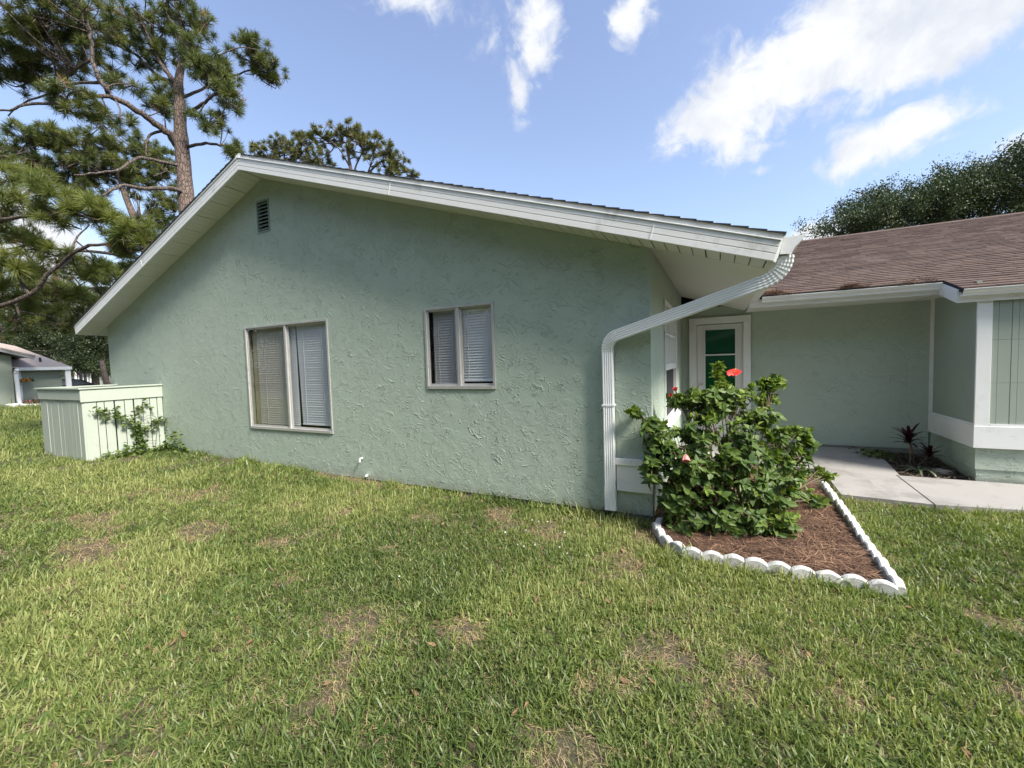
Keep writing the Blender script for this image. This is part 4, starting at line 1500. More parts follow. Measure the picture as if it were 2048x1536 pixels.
# ------------------------------------------------------------------ trees
def needle_tuft(name, mat, seed, n, L, w, dry=False):
    """a bottlebrush of long needles round the end of a shoot that points along +z"""
    r_ = random.Random(seed)
    mb = MB()
    for k in range(n):
        a = r_.uniform(0, 6.283)
        el = math.radians(r_.uniform(-25, 80))
        d = Vector((math.cos(a) * math.cos(el), math.sin(a) * math.cos(el), math.sin(el)))
        p = Vector((0, 0, r_.uniform(-.30, .05) * L))
        l = L * r_.uniform(.7, 1.1)
        s = d.cross(Vector((r_.uniform(-1, 1), r_.uniform(-1, 1), r_.uniform(-1, 1)))).normalized() * w
        q = p + d * l * .55
        e = q + (d + Vector((0, 0, -.12))) * l * .45
        i = len(mb.v)
        mb.v += [tuple(p - s * .6), tuple(p + s * .6), tuple(q - s), tuple(q + s), tuple(e)]
        mb.f += [(i, i + 1, i + 3, i + 2), (i + 2, i + 3, i + 4)]
    return raw_mesh(mb, name, mat)


def limb_points(pix):
    return [at(*p) for p in pix]


def smooth_path(pts, n):
    """Catmull-Rom through pts"""
    out = []
    P_ = [pts[0] * 2 - pts[1]] + list(pts) + [pts[-1] * 2 - pts[-2]]
    for i in range(1, len(P_) - 2):
        for k in range(n):
            t = k / n
            a, b, c, d = P_[i - 1], P_[i], P_[i + 1], P_[i + 2]
            out.append(0.5 * ((2 * b) + (c - a) * t + (2 * a - 5 * b + 4 * c - d) * t * t + (3 * b - a - 3 * c + d) * t ** 3))
    out.append(pts[-1])
    return out


def make_pine(label, trunk, limbs, clusters, protos, seed, tuft=1.0, twig_r=.012, dense=1.15):
    rr = random.Random(seed)
    foot = trunk[0][0]
    tree = thing('pine_tree', label, 'tree', foot)
    tp = smooth_path([p for p, r in trunk], 4)
    tr = np.interp(np.linspace(0, 1, len(tp)), np.linspace(0, 1, len(trunk)), [r for p, r in trunk])
    part('trunk', MB().tube(tp, [float(r) * rr.uniform(.94, 1.06) for r in tr], 12), 'pine_bark', tree, smooth=True)
    nodes = list(tp[len(tp) // 2:])
    for pts, r0, r1 in limbs:
        sp_ = smooth_path(pts, 4)
        sp_ = [p + Vector((rr.uniform(-1, 1), rr.uniform(-1, 1), rr.uniform(-1, 1))) * r0 * .30 for p in sp_]
        rad = [r0 + (r1 - r0) * i / (len(sp_) - 1) for i in range(len(sp_))]
        part('limb', MB().tube(sp_, rad, 8), 'limb_bark', tree, smooth=True)
        nodes += sp_[1:]
    NP = np.array([tuple(p) for p in nodes])
    twigs = MB()
    P_, E_, S_, I_ = [], [], [], []
    for c, ru, rv, rd, n in clusters:
        d0 = ((NP - np.array(c)) ** 2).sum(1)
        near = np.argsort(d0)[:4]
        hub = Vector(NP[near[0]])
        hubs = []
        for _ in range(max(1, n // 6)):
            o = RGT * rr.gauss(0, .45) * ru + UPV * rr.gauss(0, .4) * rv + FWD * rr.gauss(0, .45) * rd
            h = Vector(c) + o - UPV * rv * .35
            src = Vector(NP[rr.choice(list(near))])
            if (src - h).length > 4 * max(ru, rv) + 1.0:
                src = h - Vector((0, 0, .4))
            m = src.lerp(h, .5) + Vector((rr.uniform(-.15, .15), rr.uniform(-.15, .15), rr.uniform(-.2, .1))) * (src - h).length
            twigs.tube(smooth_path([src, m, h], 3), [twig_r * (2.0 - 1.0 * i / 6) for i in range(7)], 5, cap=False)
            hubs.append(h)
        for _ in range(int(n * dense)):
            r = rr.random() ** .45
            a, b = rr.uniform(0, 6.283), rr.uniform(-1, 1)
            q = math.sqrt(1 - b * b)
            p = Vector(c) + RGT * (ru * r * q * math.cos(a)) + UPV * (rv * r * b) + FWD * (rd * r * q * math.sin(a))
            h = min(hubs, key=lambda z: (z - p).length)
            m = h.lerp(p, .5) + Vector((rr.uniform(-.1, .1), rr.uniform(-.1, .1), rr.uniform(-.15, .05))) * (p - h).length
            twigs.tube([h, m, p], [twig_r, twig_r * .8, twig_r * .6], 4, cap=False)
            ax = ((p - m).normalized() * .6 + Vector((rr.uniform(-.3, .3), rr.uniform(-.3, .3), .75))).normalized()
            e = ax.to_track_quat('Z', 'Y').to_euler()
            e.rotate_axis('Z', rr.uniform(0, 6.28))
            P_.append(p)
            E_.append(tuple(e))
            S_.append(tuft * rr.uniform(.75, 1.2))
            I_.append(rr.choices(range(len(protos.objects)), [10] * (len(protos.objects) - 1) + [1.2])[0])
    part('twigs', twigs, 'limb_bark', tree, kind='stuff')
    scatter('crown', protos, P_, E_, S_, I_, tree)
    return tree


pines_mid = proto_collection('needle_kind', [needle_tuft('needles', 'needle', s, 120, .30, .0062) for s in (1, 2, 3)] + [needle_tuft('needles', 'needle_dry', 4, 40, .26, .005)])
pines_near = proto_collection('needle_near_kind', [needle_tuft('needles', 'needle_near', s, 150, .33, .0048) for s in (5, 6, 7)] + [needle_tuft('needles', 'needle_dry', 8, 50, .28, .004)])
pines_far = proto_collection('needle_far_kind', [needle_tuft('needles', 'needle_far', s, 90, .30, .011) for s in (9, 10, 11)] + [needle_tuft('needles', 'needle_dry', 12, 30, .25, .008)])


def cl(u, v, pu, pv, t, rd, n):
    """cluster centred at pixel u, v with half sizes pu, pv in pixels at depth t"""
    return (at(u, v, t), pu * t / FPX, pv * t / FPX, rd, n)


def build_pines():
    # tall pine left of the house
    T0 = 13.7
    g = at(378, 640, T0)
    foot = Vector((g.x - .1, g.y, float(gh(g.x, g.y)) - .05))
    trunk = [(foot, .28), (at(377, 560, T0), .245), (at(374, 430, T0), .228), (at(367, 330, T0), .21), (at(361, 262, T0), .19), (at(359, 205, T0), .155), (at(357, 165, T0 + .05), .13),
             (at(364, 120, T0 + .2), .09), (at(366, 60, T0 + .3), .07), (at(352, 10, T0 + .3), .05), (at(350, -70, T0 + .3), .03)]

    def L(pix, r0, r1):
        return (limb_points(pix), r0, r1)
    t = T0
    limbs = [L([(362, 292, t), (330, 262, t - .3), (300, 240, t - .6), (265, 215, t - 1.0), (222, 192, t - 1.4), (205, 165, t - 1.6), (186, 120, t - 1.7), (182, 75, t - 1.8), (176, 40, t - 1.8)], .115, .03),
             L([(224, 193, t - 1.4), (180, 194, t - 1.7), (130, 206, t - 2.0), (60, 207, t - 2.2), (20, 220, t - 2.3), (-25, 222, t - 2.3)], .060, .02),
             L([(204, 165, t - 1.6), (150, 167, t - 1.4), (100, 187, t - 1.3), (50, 205, t - 1.2), (15, 232, t - 1.2)], .045, .015),
             L([(185, 118, t - 1.7), (150, 138, t - 1.4), (110, 165, t - 1.0), (60, 164, t - .8), (0, 158, t - .6), (-40, 165, t - .6)], .040, .015),
             L([(356, 178, t), (335, 162, t + .2), (312, 150, t + .4), (290, 126, t + .7), (266, 104, t + .9), (235, 92, t + 1.1), (190, 78, t + 1.3), (140, 72, t + 1.5)], .075, .02),
             L([(354, 172, t), (330, 140, t + .1), (309, 108, t), (300, 85, t - .2), (288, 55, t - .4), (270, 20, t - .6)], .070, .022),
             L([(352, 168, t), (328, 128, t + .5), (308, 80, t + .9), (300, 40, t + 1.1)], .055, .02),
             L([(366, 110, t + .2), (352, 60, t - .2), (330, 18, t - .4), (345, -20, t - .6)], .05, .02),
             L([(366, 228, t), (392, 217, t - .3), (415, 200, t - .5), (434, 184, t - .6), (428, 165, t - .6), (408, 140, t - .6)], .060, .02),
             L([(362, 195, t), (395, 183, t + .3), (428, 165, t + .6), (470, 152, t + .9), (505, 140, t + 1.2), (545, 148, t + 1.4)], .050, .015),
             L([(372, 294, t), (412, 287, t - .3), (440, 290, t - .5), (469, 295, t - .7), (467, 318, t - .7)], .050, .022),
             L([(367, 333, t), (330, 326, t - .5), (282, 315, t - 1.1), (262, 323, t - 1.4), (235, 340, t - 1.8), (190, 346, t - 2.3), (150, 352, t - 2.6)], .055, .02),
             L([(373, 388, t), (340, 376, t - .6), (290, 378, t - 1.4), (240, 372, t - 2.1), (205, 392, t - 2.6)], .070, .03),
             L([(372, 326, t), (347, 290, t + .4), (335, 268, t + .7), (330, 240, t + .9)], .05, .02),
             L([(325, 262, t - .3), (300, 270, t - .4), (292, 292, t - .5), (293, 316, t - .5)], .045, .02),
             L([(410, 140, t - .6), (440, 110, t - .4), (480, 95, t - .2), (520, 100, t)], .03, .012),
             L([(434, 186, t - .6), (450, 210, t - .6), (440, 240, t - .5)], .025, .012)]
    A = [cl(60, 25, 95, 38, t - 1.8, 1.2, 62), cl(165, 30, 80, 40, t - 1.6, 1.3, 58), cl(30, 85, 50, 36, t - 1.6, 1.0, 40), cl(120, 80, 60, 34, t - 1.2, 1.1, 32), cl(240, 48, 62, 42, t - .2, 1.3, 46),
         cl(310, 42, 55, 40, t + .4, 1.2, 42), cl(372, 20, 42, 34, t, 1.0, 30), cl(70, 140, 70, 30, t - .9, .9, 36), cl(20, 150, 40, 26, t - 1, .8, 18), cl(150, 195, 62, 22, t - 1.9, .7, 26),
         cl(245, 165, 40, 20, t - 1.1, .6, 11), cl(225, 235, 45, 22, t - 1.3, .6, 14), cl(160, 225, 36, 18, t - 1.8, .5, 10), cl(320, 95, 42, 30, t + .2, .8, 18), cl(395, 110, 38, 40, t - .1, .9, 34),
         cl(430, 155, 45, 36, t - .3, .9, 44), cl(462, 195, 24, 28, t - .4, .6, 20), cl(430, 250, 20, 26, t - .5, .5, 15), cl(400, 235, 16, 14, t - .4, .4, 6), cl(505, 110, 40, 34, t + .7, .8, 34),
         cl(548, 150, 28, 20, t + 1.3, .5, 18), cl(500, 85, 20, 14, t + .5, .4, 10), cl(405, 45, 20, 22, t + .2, .6, 12), cl(335, 185, 32, 22, t - .1, .6, 16), cl(332, 228, 14, 12, t - .1, .3, 4),
         cl(310, 205, 26, 16, t - .5, .5, 9), cl(465, 300, 20, 16, t - .7, .4, 10), cl(270, 100, 40, 30, t + .8, .8, 18), cl(200, 120, 40, 30, t - 1.2, .8, 18), cl(120, 120, 40, 22, t - .6, .8, 14)]
    make_pine('tall pine with bare reddish trunk and crooked limbs rising left of the roof', trunk, limbs, A, pines_mid, 31, .88, .013)

    # nearer pine whose trunk stands left of the view; its low limbs reach in with big bright tufts
    T1 = 10.2
    g = at(-190, 780, T1)
    foot = Vector((g.x, g.y, float(gh(g.x, g.y)) - .05))
    trunk = [(foot, .24), (at(-186, 640, T1), .22), (at(-184, 450, T1), .19), (at(-176, 250, T1), .15), (at(-170, 60, T1), .09), (at(-165, -60, T1), .04)]
    limbs = [L([(-186, 655, T1), (-100, 640, T1), (0, 612, T1 - .2), (62, 588, T1 - .3), (106, 540, T1 - .4), (165, 497, T1 - .5), (222, 488, T1 - .5), (262, 505, T1 - .6)], .065, .025),
             L([(-184, 470, T1), (-90, 455, T1 - .3), (0, 440, T1 - .5), (70, 430, T1 - .7), (130, 425, T1 - .8), (200, 440, T1 - .8)], .06, .02),
             L([(106, 540, T1 - .4), (140, 520, T1 + .3), (150, 480, T1 + .6), (180, 450, T1 + .8)], .04, .015),
             L([(60, 590, T1 - .3), (40, 560, T1), (35, 520, T1)], .035, .015),
             L([(30, 600, T1), (38, 640, T1), (20, 665, T1)], .03, .012)]
    B = [cl(112, 382, 26, 22, T1 - .8, .45, 10), cl(185, 425, 34, 26, T1 - .7, .5, 14), cl(105, 432, 40, 22, T1 - .6, .5, 13), cl(270, 462, 46, 28, T1 - .6, .5, 18), cl(232, 440, 30, 20, T1 - .6, .4, 9),
         cl(40, 395, 46, 26, T1 - .3, .5, 14), cl(35, 528, 48, 22, T1 - .2, .5, 15), cl(20, 360, 30, 20, T1, .4, 8), cl(170, 395, 28, 20, T1 - .2, .5, 8), cl(15, 440, 32, 24, T1 - .1, .5, 9),
         cl(20, 580, 34, 26, T1 + .2, .5, 10), cl(60, 350, 32, 16, T1 + .3, .4, 7), cl(245, 500, 28, 18, T1 - .4, .4, 9), cl(120, 510, 40, 18, T1 + .5, .5, 10), cl(200, 540, 44, 24, T1 + 1.2, .6, 12), cl(60, 620, 50, 22, T1 + .8, .6, 12), cl(150, 590, 50, 26, T1 + 1.6, .6, 14), cl(300, 480, 22, 16, T1 - .5, .4, 6), cl(70, 480, 42, 20, T1 + .4, .5, 9)]
    make_pine('near pine reaching in from the left edge with big yellow-green needle tufts', trunk, limbs, B, pines_near, 33, .92, .010)

    # pine behind the tall one
    T2 = 19.0
    g = at(318, 770, T2)
    foot = Vector((g.x, g.y, -.15))
    trunk = [(foot, .28), (at(316, 690, T2), .26), (at(306, 570, T2), .22), (at(282, 470, T2), .17), (at(250, 390, T2), .11), (at(225, 310, T2), .05)]
    limbs = [L([(275, 455, T2), (205, 425, T2 - .2), (140, 390, T2 - .5), (80, 340, T2 - 1), (50, 290, T2 - 1)], .08, .03), L([(252, 395, T2), (265, 360, T2 + .5), (290, 330, T2 + 1), (330, 330, T2 + 1)], .07, .025),
             L([(286, 485, T2), (300, 450, T2 + .5), (330, 430, T2 + .8)], .07, .025), L([(294, 520, T2), (200, 505, T2 + .3), (130, 500, T2 + .5), (60, 490, T2 + .8), (10, 500, T2 + 1)], .08, .03),
             L([(240, 355, T2), (170, 320, T2 - .3), (110, 275, T2 - .5)], .06, .02), L([(306, 565, T2), (270, 530, T2), (235, 525, T2)], .07, .02), L([(308, 600, T2), (210, 575, T2), (120, 590, T2)], .06, .02),
             L([(222, 430, T2), (262, 440, T2 - .5), (276, 420, T2 - .5), (270, 390, T2 - .5)], .06, .02)]
    Cc_ = [cl(75, 270, 46, 20, T2 - .8, 1.0, 30), cl(135, 290, 60, 26, T2 - .6, 1.2, 44), cl(210, 290, 60, 24, T2, 1.3, 42), cl(290, 300, 50, 26, T2 + .6, 1.3, 36), cl(330, 340, 26, 40, T2 + .8, 1.0, 30),
           cl(200, 340, 80, 26, T2, 1.4, 50), cl(60, 330, 46, 30, T2 - .5, 1.2, 30), cl(120, 350, 60, 26, T2, 1.2, 34), cl(270, 350, 50, 24, T2 + .5, 1.2, 30), cl(320, 400, 40, 40, T2 + .7, 1.2, 34),
           cl(310, 445, 30, 30, T2 + .5, 1.0, 22), cl(20, 300, 40, 26, T2 - .5, 1.0, 22), cl(230, 560, 40, 30, T2, 1.2, 28), cl(180, 600, 60, 30, T2, 1.4, 34), cl(110, 575, 50, 24, T2 + .3, 1.2, 26),
           cl(40, 470, 50, 22, T2 + .6, 1.2, 24), cl(160, 545, 50, 22, T2, 1.2, 22), cl(40, 620, 60, 30, T2 + .5, 1.4, 34), cl(265, 535, 30, 20, T2, 1.0, 14), cl(180, 385, 40, 20, T2, 1, 14), cl(70, 555, 60, 30, T2 + 1, 1.2, 26), cl(20, 650, 50, 30, T2 + 1, 1.2, 22), cl(130, 640, 60, 26, T2 + 1, 1.2, 26), cl(240, 480, 40, 24, T2 + .6, 1.0, 18), cl(215, 610, 36, 24, T2 + .5, 1.0, 18)]
    make_pine('bushy pine behind the tall trunk, filling the sky left of the gable', trunk, limbs, Cc_, pines_mid, 35, 1.0, .016, 1.7)

    # round-headed pine behind the ridge
    T3 = 27.0
    g = at(700, 700, T3)
    foot = Vector((g.x, g.y, -.3))
    trunk = [(foot, .30), (at(702, 560, T3), .27), (at(705, 420, T3), .22), (at(706, 370, T3), .16), (at(700, 330, T3), .10), (at(692, 285, T3), .05)]
    limbs = [L([(706, 385, T3), (735, 350, T3), (760, 325, T3), (795, 320, T3)], .10, .03), L([(705, 400, T3), (670, 365, T3), (640, 330, T3), (600, 310, T3)], .10, .03),
             L([(706, 370, T3), (712, 330, T3 + .5), (735, 290, T3 + .5)], .08, .03), L([(702, 395, T3), (755, 365, T3), (800, 345, T3), (825, 345, T3)], .07, .02),
             L([(670, 365, T3), (620, 350, T3), (570, 330, T3), (530, 310, T3)], .07, .025), L([(700, 335, T3), (680, 300, T3 - .5), (660, 280, T3 - .5)], .06, .02),
             L([(735, 350, T3), (745, 320, T3 - .6), (750, 300, T3 - .6)], .05, .02)]
    D_ = [cl(700, 262, 42, 17, T3, 1.3, 40), cl(740, 285, 36, 18, T3, 1.2, 30), cl(655, 275, 36, 18, T3, 1.2, 32), cl(610, 285, 36, 20, T3 - .3, 1.2, 34), cl(560, 295, 40, 20, T3 - .5, 1.2, 38),
          cl(525, 310, 26, 20, T3 - .6, 1.0, 22), cl(770, 300, 30, 18, T3, 1.1, 24), cl(795, 325, 26, 20, T3, 1.0, 24), cl(825, 345, 18, 8, T3, .6, 9), cl(590, 325, 50, 18, T3 - .4, 1.1, 34),
          cl(650, 320, 34, 20, T3, 1.1, 22), cl(700, 305, 30, 14, T3, 1.0, 14), cl(535, 335, 40, 16, T3 - .6, 1, 24), cl(780, 345, 24, 10, T3, .8, 10), cl(750, 322, 22, 12, T3, .8, 9)]
    make_pine('round-headed pine showing above the ridge of the house', trunk, limbs, D_, pines_far, 37, 1.0, .022)


build_pines()


def leaf_clump(name, mat, seed, n, R, s):
    r_ = random.Random(seed)
    mb = MB()
    for _ in range(n):
        p = Vector((r_.gauss(0, .5), r_.gauss(0, .5), r_.gauss(0, .42))) * R
        d = Vector((r_.uniform(-1, 1), r_.uniform(-1, 1), r_.uniform(-.5, .8))).normalized()
        x = d.cross(Vector((r_.uniform(-1, 1), r_.uniform(-1, 1), r_.uniform(-1, 1)))).normalized()
        l = s * r_.uniform(.7, 1.3)
        k = len(mb.v)
        mb.v += [tuple(p), tuple(p + d * l * .5 + x * l * .25), tuple(p + d * l), tuple(p + d * l * .5 - x * l * .25)]
        mb.f += [(k, k + 1, k + 2, k + 3)]
    return raw_mesh(mb, name, mat)


oak_kinds = proto_collection('oak_leaf_kind', [leaf_clump('leaves', 'oak_leaf', s, 80, .42, .105) for s in (1, 2, 3, 4)])


def make_oak(label, foot, height, lobes, seed, n_per=1.0, group=None, trunk_r=.3, scl=1.0):
    """broad tree: leaning trunk, forking limbs to each lobe of the crown, leaf clumps through the lobes"""
    rr = random.Random(seed)
    foot = Vector(foot)
    tree = thing('oak_tree', label, 'tree', foot, group)
    cen = sum((Vector(c) for c, r, n in lobes), Vector()) / len(lobes)
    fork = foot + Vector(((cen.x - foot.x) * .2, (cen.y - foot.y) * .2, height * .32))
    part('trunk', MB().tube(smooth_path([foot - Vector((0, 0, .1)), foot.lerp(fork, .5) + Vector((rr.uniform(-.1, .1), rr.uniform(-.1, .1), 0)), fork], 3),
                            [trunk_r * (1.15 - .4 * i / 6) for i in range(7)], 10), 'oak_bark', tree, smooth=True)
    P_, E_, S_, I_ = [], [], [], []
    for c, r, n in lobes:
        c = Vector(c)
        r = Vector(r) if not isinstance(r, (int, float)) else Vector((r, r, r))
        mid = fork.lerp(c, .5) + Vector((rr.uniform(-.3, .3), rr.uniform(-.3, .3), rr.uniform(0, .5)))
        path = smooth_path([fork - Vector((0, 0, .2)), mid, c], 3)
        mb = MB().tube(path, [trunk_r * (.55 - .40 * i / 6) for i in range(7)], 7)
        for _ in range(7):
            e = c + Vector((rr.uniform(-.85, .85) * r.x, rr.uniform(-.85, .85) * r.y, rr.uniform(-.6, .85) * r.z))
            s0 = path[rr.choice((4, 5, 6))]
            mb.tube(smooth_path([s0, s0.lerp(e, .5) + Vector((rr.uniform(-.2, .2), rr.uniform(-.2, .2), rr.uniform(-.1, .3))), e], 2), [trunk_r * .13, trunk_r * .11, trunk_r * .09, trunk_r * .07, trunk_r * .04], 5, cap=False)
        part('limb', mb, 'oak_bark', tree)
        subs = []
        for _ in range(9):
            q = rr.random() ** .4
            a, b = rr.uniform(0, 6.283), rr.uniform(-1, 1)
            w = math.sqrt(1 - b * b)
            subs.append(c + Vector((r.x * q * w * math.cos(a), r.y * q * w * math.sin(a), r.z * q * b)) * 1.0)
        for _ in range(int(n * n_per)):
            P_.append(rr.choice(subs) + Vector((rr.gauss(0, .26) * r.x, rr.gauss(0, .26) * r.y, rr.gauss(0, .22) * r.z)))
            E_.append((rr.uniform(0, 6), rr.uniform(0, 6), rr.uniform(0, 6)))
            S_.append(rr.uniform(.7, 1.25) * scl)
            I_.append(rr.randint(0, 3))
    scatter('crown', oak_kinds, P_, E_, S_, I_, tree)
    return tree


def lobe(u, v, t, pu, pv, d, n):
    k = t / FPX
    return (at(u, v, t), (pu * k, d, pv * k), n)


# oak behind the brown roof
t = 22.0
g = at(2000, 640, t)
make_oak('dark spreading oak behind the brown shingled roof', (g.x, g.y, -.3), 9.0,
         [lobe(1690, 455, t, 55, 28, 1.6, 60), lobe(1760, 420, t, 70, 45, 1.8, 110), lobe(1830, 405, t, 80, 50, 2.0, 150), lobe(1900, 378, t, 80, 60, 2.0, 180), lobe(1980, 352, t, 80, 60, 2.2, 180),
          lobe(2060, 350, t, 80, 70, 2.2, 160), lobe(1840, 440, t, 110, 40, 2.0, 110), lobe(1960, 420, t, 100, 55, 2.2, 130), lobe(2090, 420, t, 80, 60, 2.2, 100), lobe(2150, 330, t, 100, 90, 2.5, 120)], 41, 1.35, trunk_r=.38)
# oaks beyond the neighbour's roof
t = 36.0
g = at(105, 770, t)
make_oak('dark evergreen oak behind the neighbouring roof, nearest the left edge', (g.x, g.y, -.2), 7.0,
         [lobe(40, 640, t, 70, 45, 2.5, 190), lobe(100, 660, t, 60, 45, 2.5, 190), lobe(150, 640, t, 50, 50, 2.5, 170), lobe(80, 600, t, 80, 40, 2.5, 180), lobe(10, 690, t, 50, 40, 2.5, 120), lobe(120, 710, t, 60, 30, 2.5, 120)], 43, trunk_r=.4, scl=1.15)
t = 31.0
g = at(192, 790, t)
make_oak('dark drooping oak between the neighbouring house and the gable wall', (g.x, g.y, -.2), 6.0,
         [lobe(175, 690, t, 40, 32, 2.0, 150), lobe(205, 680, t, 40, 40, 2.0, 150), lobe(190, 640, t, 50, 40, 2.0, 150), lobe(215, 720, t, 30, 30, 2.0, 110), lobe(235, 640, t, 40, 60, 2.0, 120), lobe(182, 728, t, 26, 20, 1.8, 70)], 45, trunk_r=.25, scl=1.1)
t = 60
g = at(-60, 770, t)
make_oak('far grey-green oak behind the other trees at the left edge', (g.x, g.y, -.2), 10.0,
         [lobe(-80, 620, t, 90, 90, 5, 160), lobe(30, 690, t, 90, 50, 5, 160), lobe(150, 700, t, 90, 50, 5, 160), lobe(260, 690, t, 90, 50, 5, 120)], 47, trunk_r=.5, scl=2.0)
part('post', MB().tube([at(217, 778, 27), at(209, 750, 27), at(203, 722, 27)], [.17, .15, .12], 8), 'limb_bark')
tag(bpy.data.objects['post'], 'pale leaning bare trunk standing beside the gable wall edge', 'tree trunk')
bpy.data.objects['post'].name = 'bare_trunk'

# ------------------------------------------------------------------ vine on the enclosure
def fence_pt(zx, zy, off=.03):
    """point just off the side face of the enclosure, from the close-up picture coordinates"""
    u, v = 60 + zx / 6.02, 740 + zy / 6.02
    d = at(u, v, 1) - EYE
    t = (FX + .02 + off - EYE.x) / d.x
    return EYE + d * t


def build_vine():
    rr = random.Random(8)
    base = Vector((FX + .10, -.55, float(gh(FX, -.55))))
    vine = thing('vine', 'green leafy vine climbing the boards of the low enclosure', 'vine', base)
    runs = [[(1345, 1000), (1340, 850), (1335, 720), (1230, 650), (1130, 580), (1000, 570), (900, 530), (790, 465)], [(1335, 720), (1255, 580), (1310, 470), (1385, 400)],
            [(1340, 760), (1450, 660), (1530, 620), (1600, 590)], [(1060, 540), (1020, 480)], [(1345, 900), (1310, 830), (1290, 750)]]
    leaves = []
    for run in runs:
        pts = smooth_path([fence_pt(x, y) for x, y in run], 4)
        part('stem', MB().tube(pts, .006, 5, cap=False), 'stem', vine)
        for p in pts:
            for _ in range(5):
                leaves.append(p + Vector((rr.uniform(0, .07), rr.gauss(0, .05), rr.gauss(0, .045))))
    for _ in range(300):
        y = rr.uniform(-1.05, .0)
        x = FX + .05 + abs(rr.gauss(0, .13)) + .20 * max(0, y + .5)
        h = .05 + .10 * rr.random() + (.16 * rr.random() if -.75 < y < -.35 else 0)
        leaves.append(Vector((x, y - .02, float(gh(x, y)) + h * rr.random())))
    for _ in range(170):
        x = FX + rr.uniform(.1, 1.0)
        y = -.07 - abs(rr.gauss(0, .10))
        h = .10 + .42 * math.exp(-((x - FX - .62) / .22) ** 2)
        leaves.append(Vector((x, y, float(gh(x, y)) + h * rr.random())))
    kinds = proto_collection('vine_leaf_kind', [leaf_mesh('leaf', 'weed_leaf', width=w, fold=f) for w, f in ((.8, .2), (.7, .4), (.9, .1))])
    scatter('foliage', kinds, leaves, [(rr.uniform(-.9, .9), rr.uniform(-.9, .9), rr.uniform(0, 6.28)) for _ in leaves], [rr.uniform(.045, .085) for _ in leaves], [rr.randint(0, 2) for _ in leaves], vine)
    tr = thing('wire_trellis', 'thin dark wire hoop trellis against the enclosure boards', 'trellis', fence_pt(1460, 930))
    arch = [fence_pt(1340, 950), fence_pt(1330, 640), fence_pt(1380, 570), fence_pt(1450, 545), fence_pt(1520, 580), fence_pt(1530, 700), fence_pt(1510, 940)]
    part('hoop', MB().tube(smooth_path(arch, 4), .004, 4), 'wire_black', tr)
    for y in (640, 740, 850):
        part('crossbar', MB().tube([fence_pt(1330, y), fence_pt(1530, y)], .003, 4), 'wire_black', tr)


build_vine()


# ------------------------------------------------------------------ plants of the bed by the bay
def build_bed_plants():
    rr = random.Random(12)
    root = Vector((3.15, 3.38, -.19))
    ti = thing('cordyline_plant', 'dark burgundy cordyline with two heads in the shaded bed beside the bay', 'plant', root)
    for top, r, n, L in (((3.12, 3.36, .22), .010, 30, .26), ((3.35, 3.36, .02), .008, 16, .22)):
        top = Vector(top)
        st = root + Vector(((top.x - root.x) * .4, 0, 0))
        part('stem', MB().tube(smooth_path([st, st.lerp(top, .5) + Vector((.02, 0, 0)), top], 3), [r] * 7, 6), 'stem', ti)
        part('stem', MB().tube(smooth_path([st + Vector((.06, .02, 0)), st.lerp(top, .5) + Vector((.05, .02, 0)), top], 3), [r * .8] * 7, 6), 'stem', ti)
        for k in range(n):
            a = k * 2.4
            el = .15 + 1.0 * k / n
            mb = MB()
            strap_mesh(mb, top - Vector((0, 0, .09 * (1 - k / n))), (math.cos(a) * math.cos(el), math.sin(a) * math.cos(el), math.sin(el)), L * rr.uniform(.75, 1.1), .055, .45, seg=5)
            part('leaf', raw_mesh(mb, 'leaf', 'burgundy_leaf'), None, ti)
    al = thing('strap_leaf_plant', 'grey-green plant with arching strap leaves at the foot of the cordyline', 'plant', (3.12, 3.0, -.21))
    for k in range(11):
        a = k * 2.4 + .3
        mb = MB()
        strap_mesh(mb, (3.12, 3.0, -.21), (math.cos(a) * .8, math.sin(a) * .8, .75), rr.uniform(.22, .34), .035, 1.1, seg=5)
        part('leaf', raw_mesh(mb, 'leaf', 'aloe_leaf'), None, al)
    mb = MB()
    for i in range(5):
        for j in range(8):
            th, ph = j * math.pi / 4, -.3 + i * .45
            k = 1 + .12 * math.sin(j * 2.1 + i)
            mb.v.append((3.38 + .12 * k * math.cos(th) * math.cos(ph), 3.08 + .08 * k * math.sin(th) * math.cos(ph), -.205 + .055 * k * math.sin(ph)))
    for i in range(4):
        for j in range(8):
            mb.f.append((i * 8 + j, i * 8 + (j + 1) % 8, i * 8 + 8 + (j + 1) % 8, i * 8 + 8 + j))
    mb.f.append(tuple(range(32, 40)))
    tag(part('stone', mb, 'stone', smooth=True), 'tan rounded stone lying in the dark bed beside the bay', 'stone')
    kinds = bpy.data.collections['vine_leaf_kind']
    wd = thing('weed_patch', 'low green weeds at the left end of the dark bed by the entry wall', 'plant', (2.78, 3.72, -.14))
    pts = [Vector((2.82 + rr.gauss(0, .12), 3.62 + rr.gauss(0, .12), -.15 + rr.random() * .10)) for _ in range(130)]
    scatter('foliage', kinds, pts, [(rr.uniform(-.8, .8), rr.uniform(-.8, .8), rr.uniform(0, 6.28)) for _ in pts], [rr.uniform(.03, .06) for _ in pts], [rr.randint(0, 2) for _ in pts], wd)
    chips = MB()
    for _ in range(420):
        x, y = rr.uniform(2.86, 3.58), rr.uniform(2.75, 4.0)
        a, l = rr.uniform(0, 6.28), rr.uniform(.015, .05)
        z = -.222 + (y - 2.75) * .068 + .012
        dx, dy = math.cos(a) * l, math.sin(a) * l
        chips.add([(x - dx, y - dy, z), (x + dy * .3, y - dx * .3, z + .012), (x + dx, y + dy, z + .006), (x - dy * .3, y + dx * .3, z + .014)], [(0, 1, 2, 3)])
    o = part('bark_chips', chips, 'stem', kind='stuff')
    o['label'] = 'dark bark chips scattered over the bed beside the bay'


build_bed_plants()


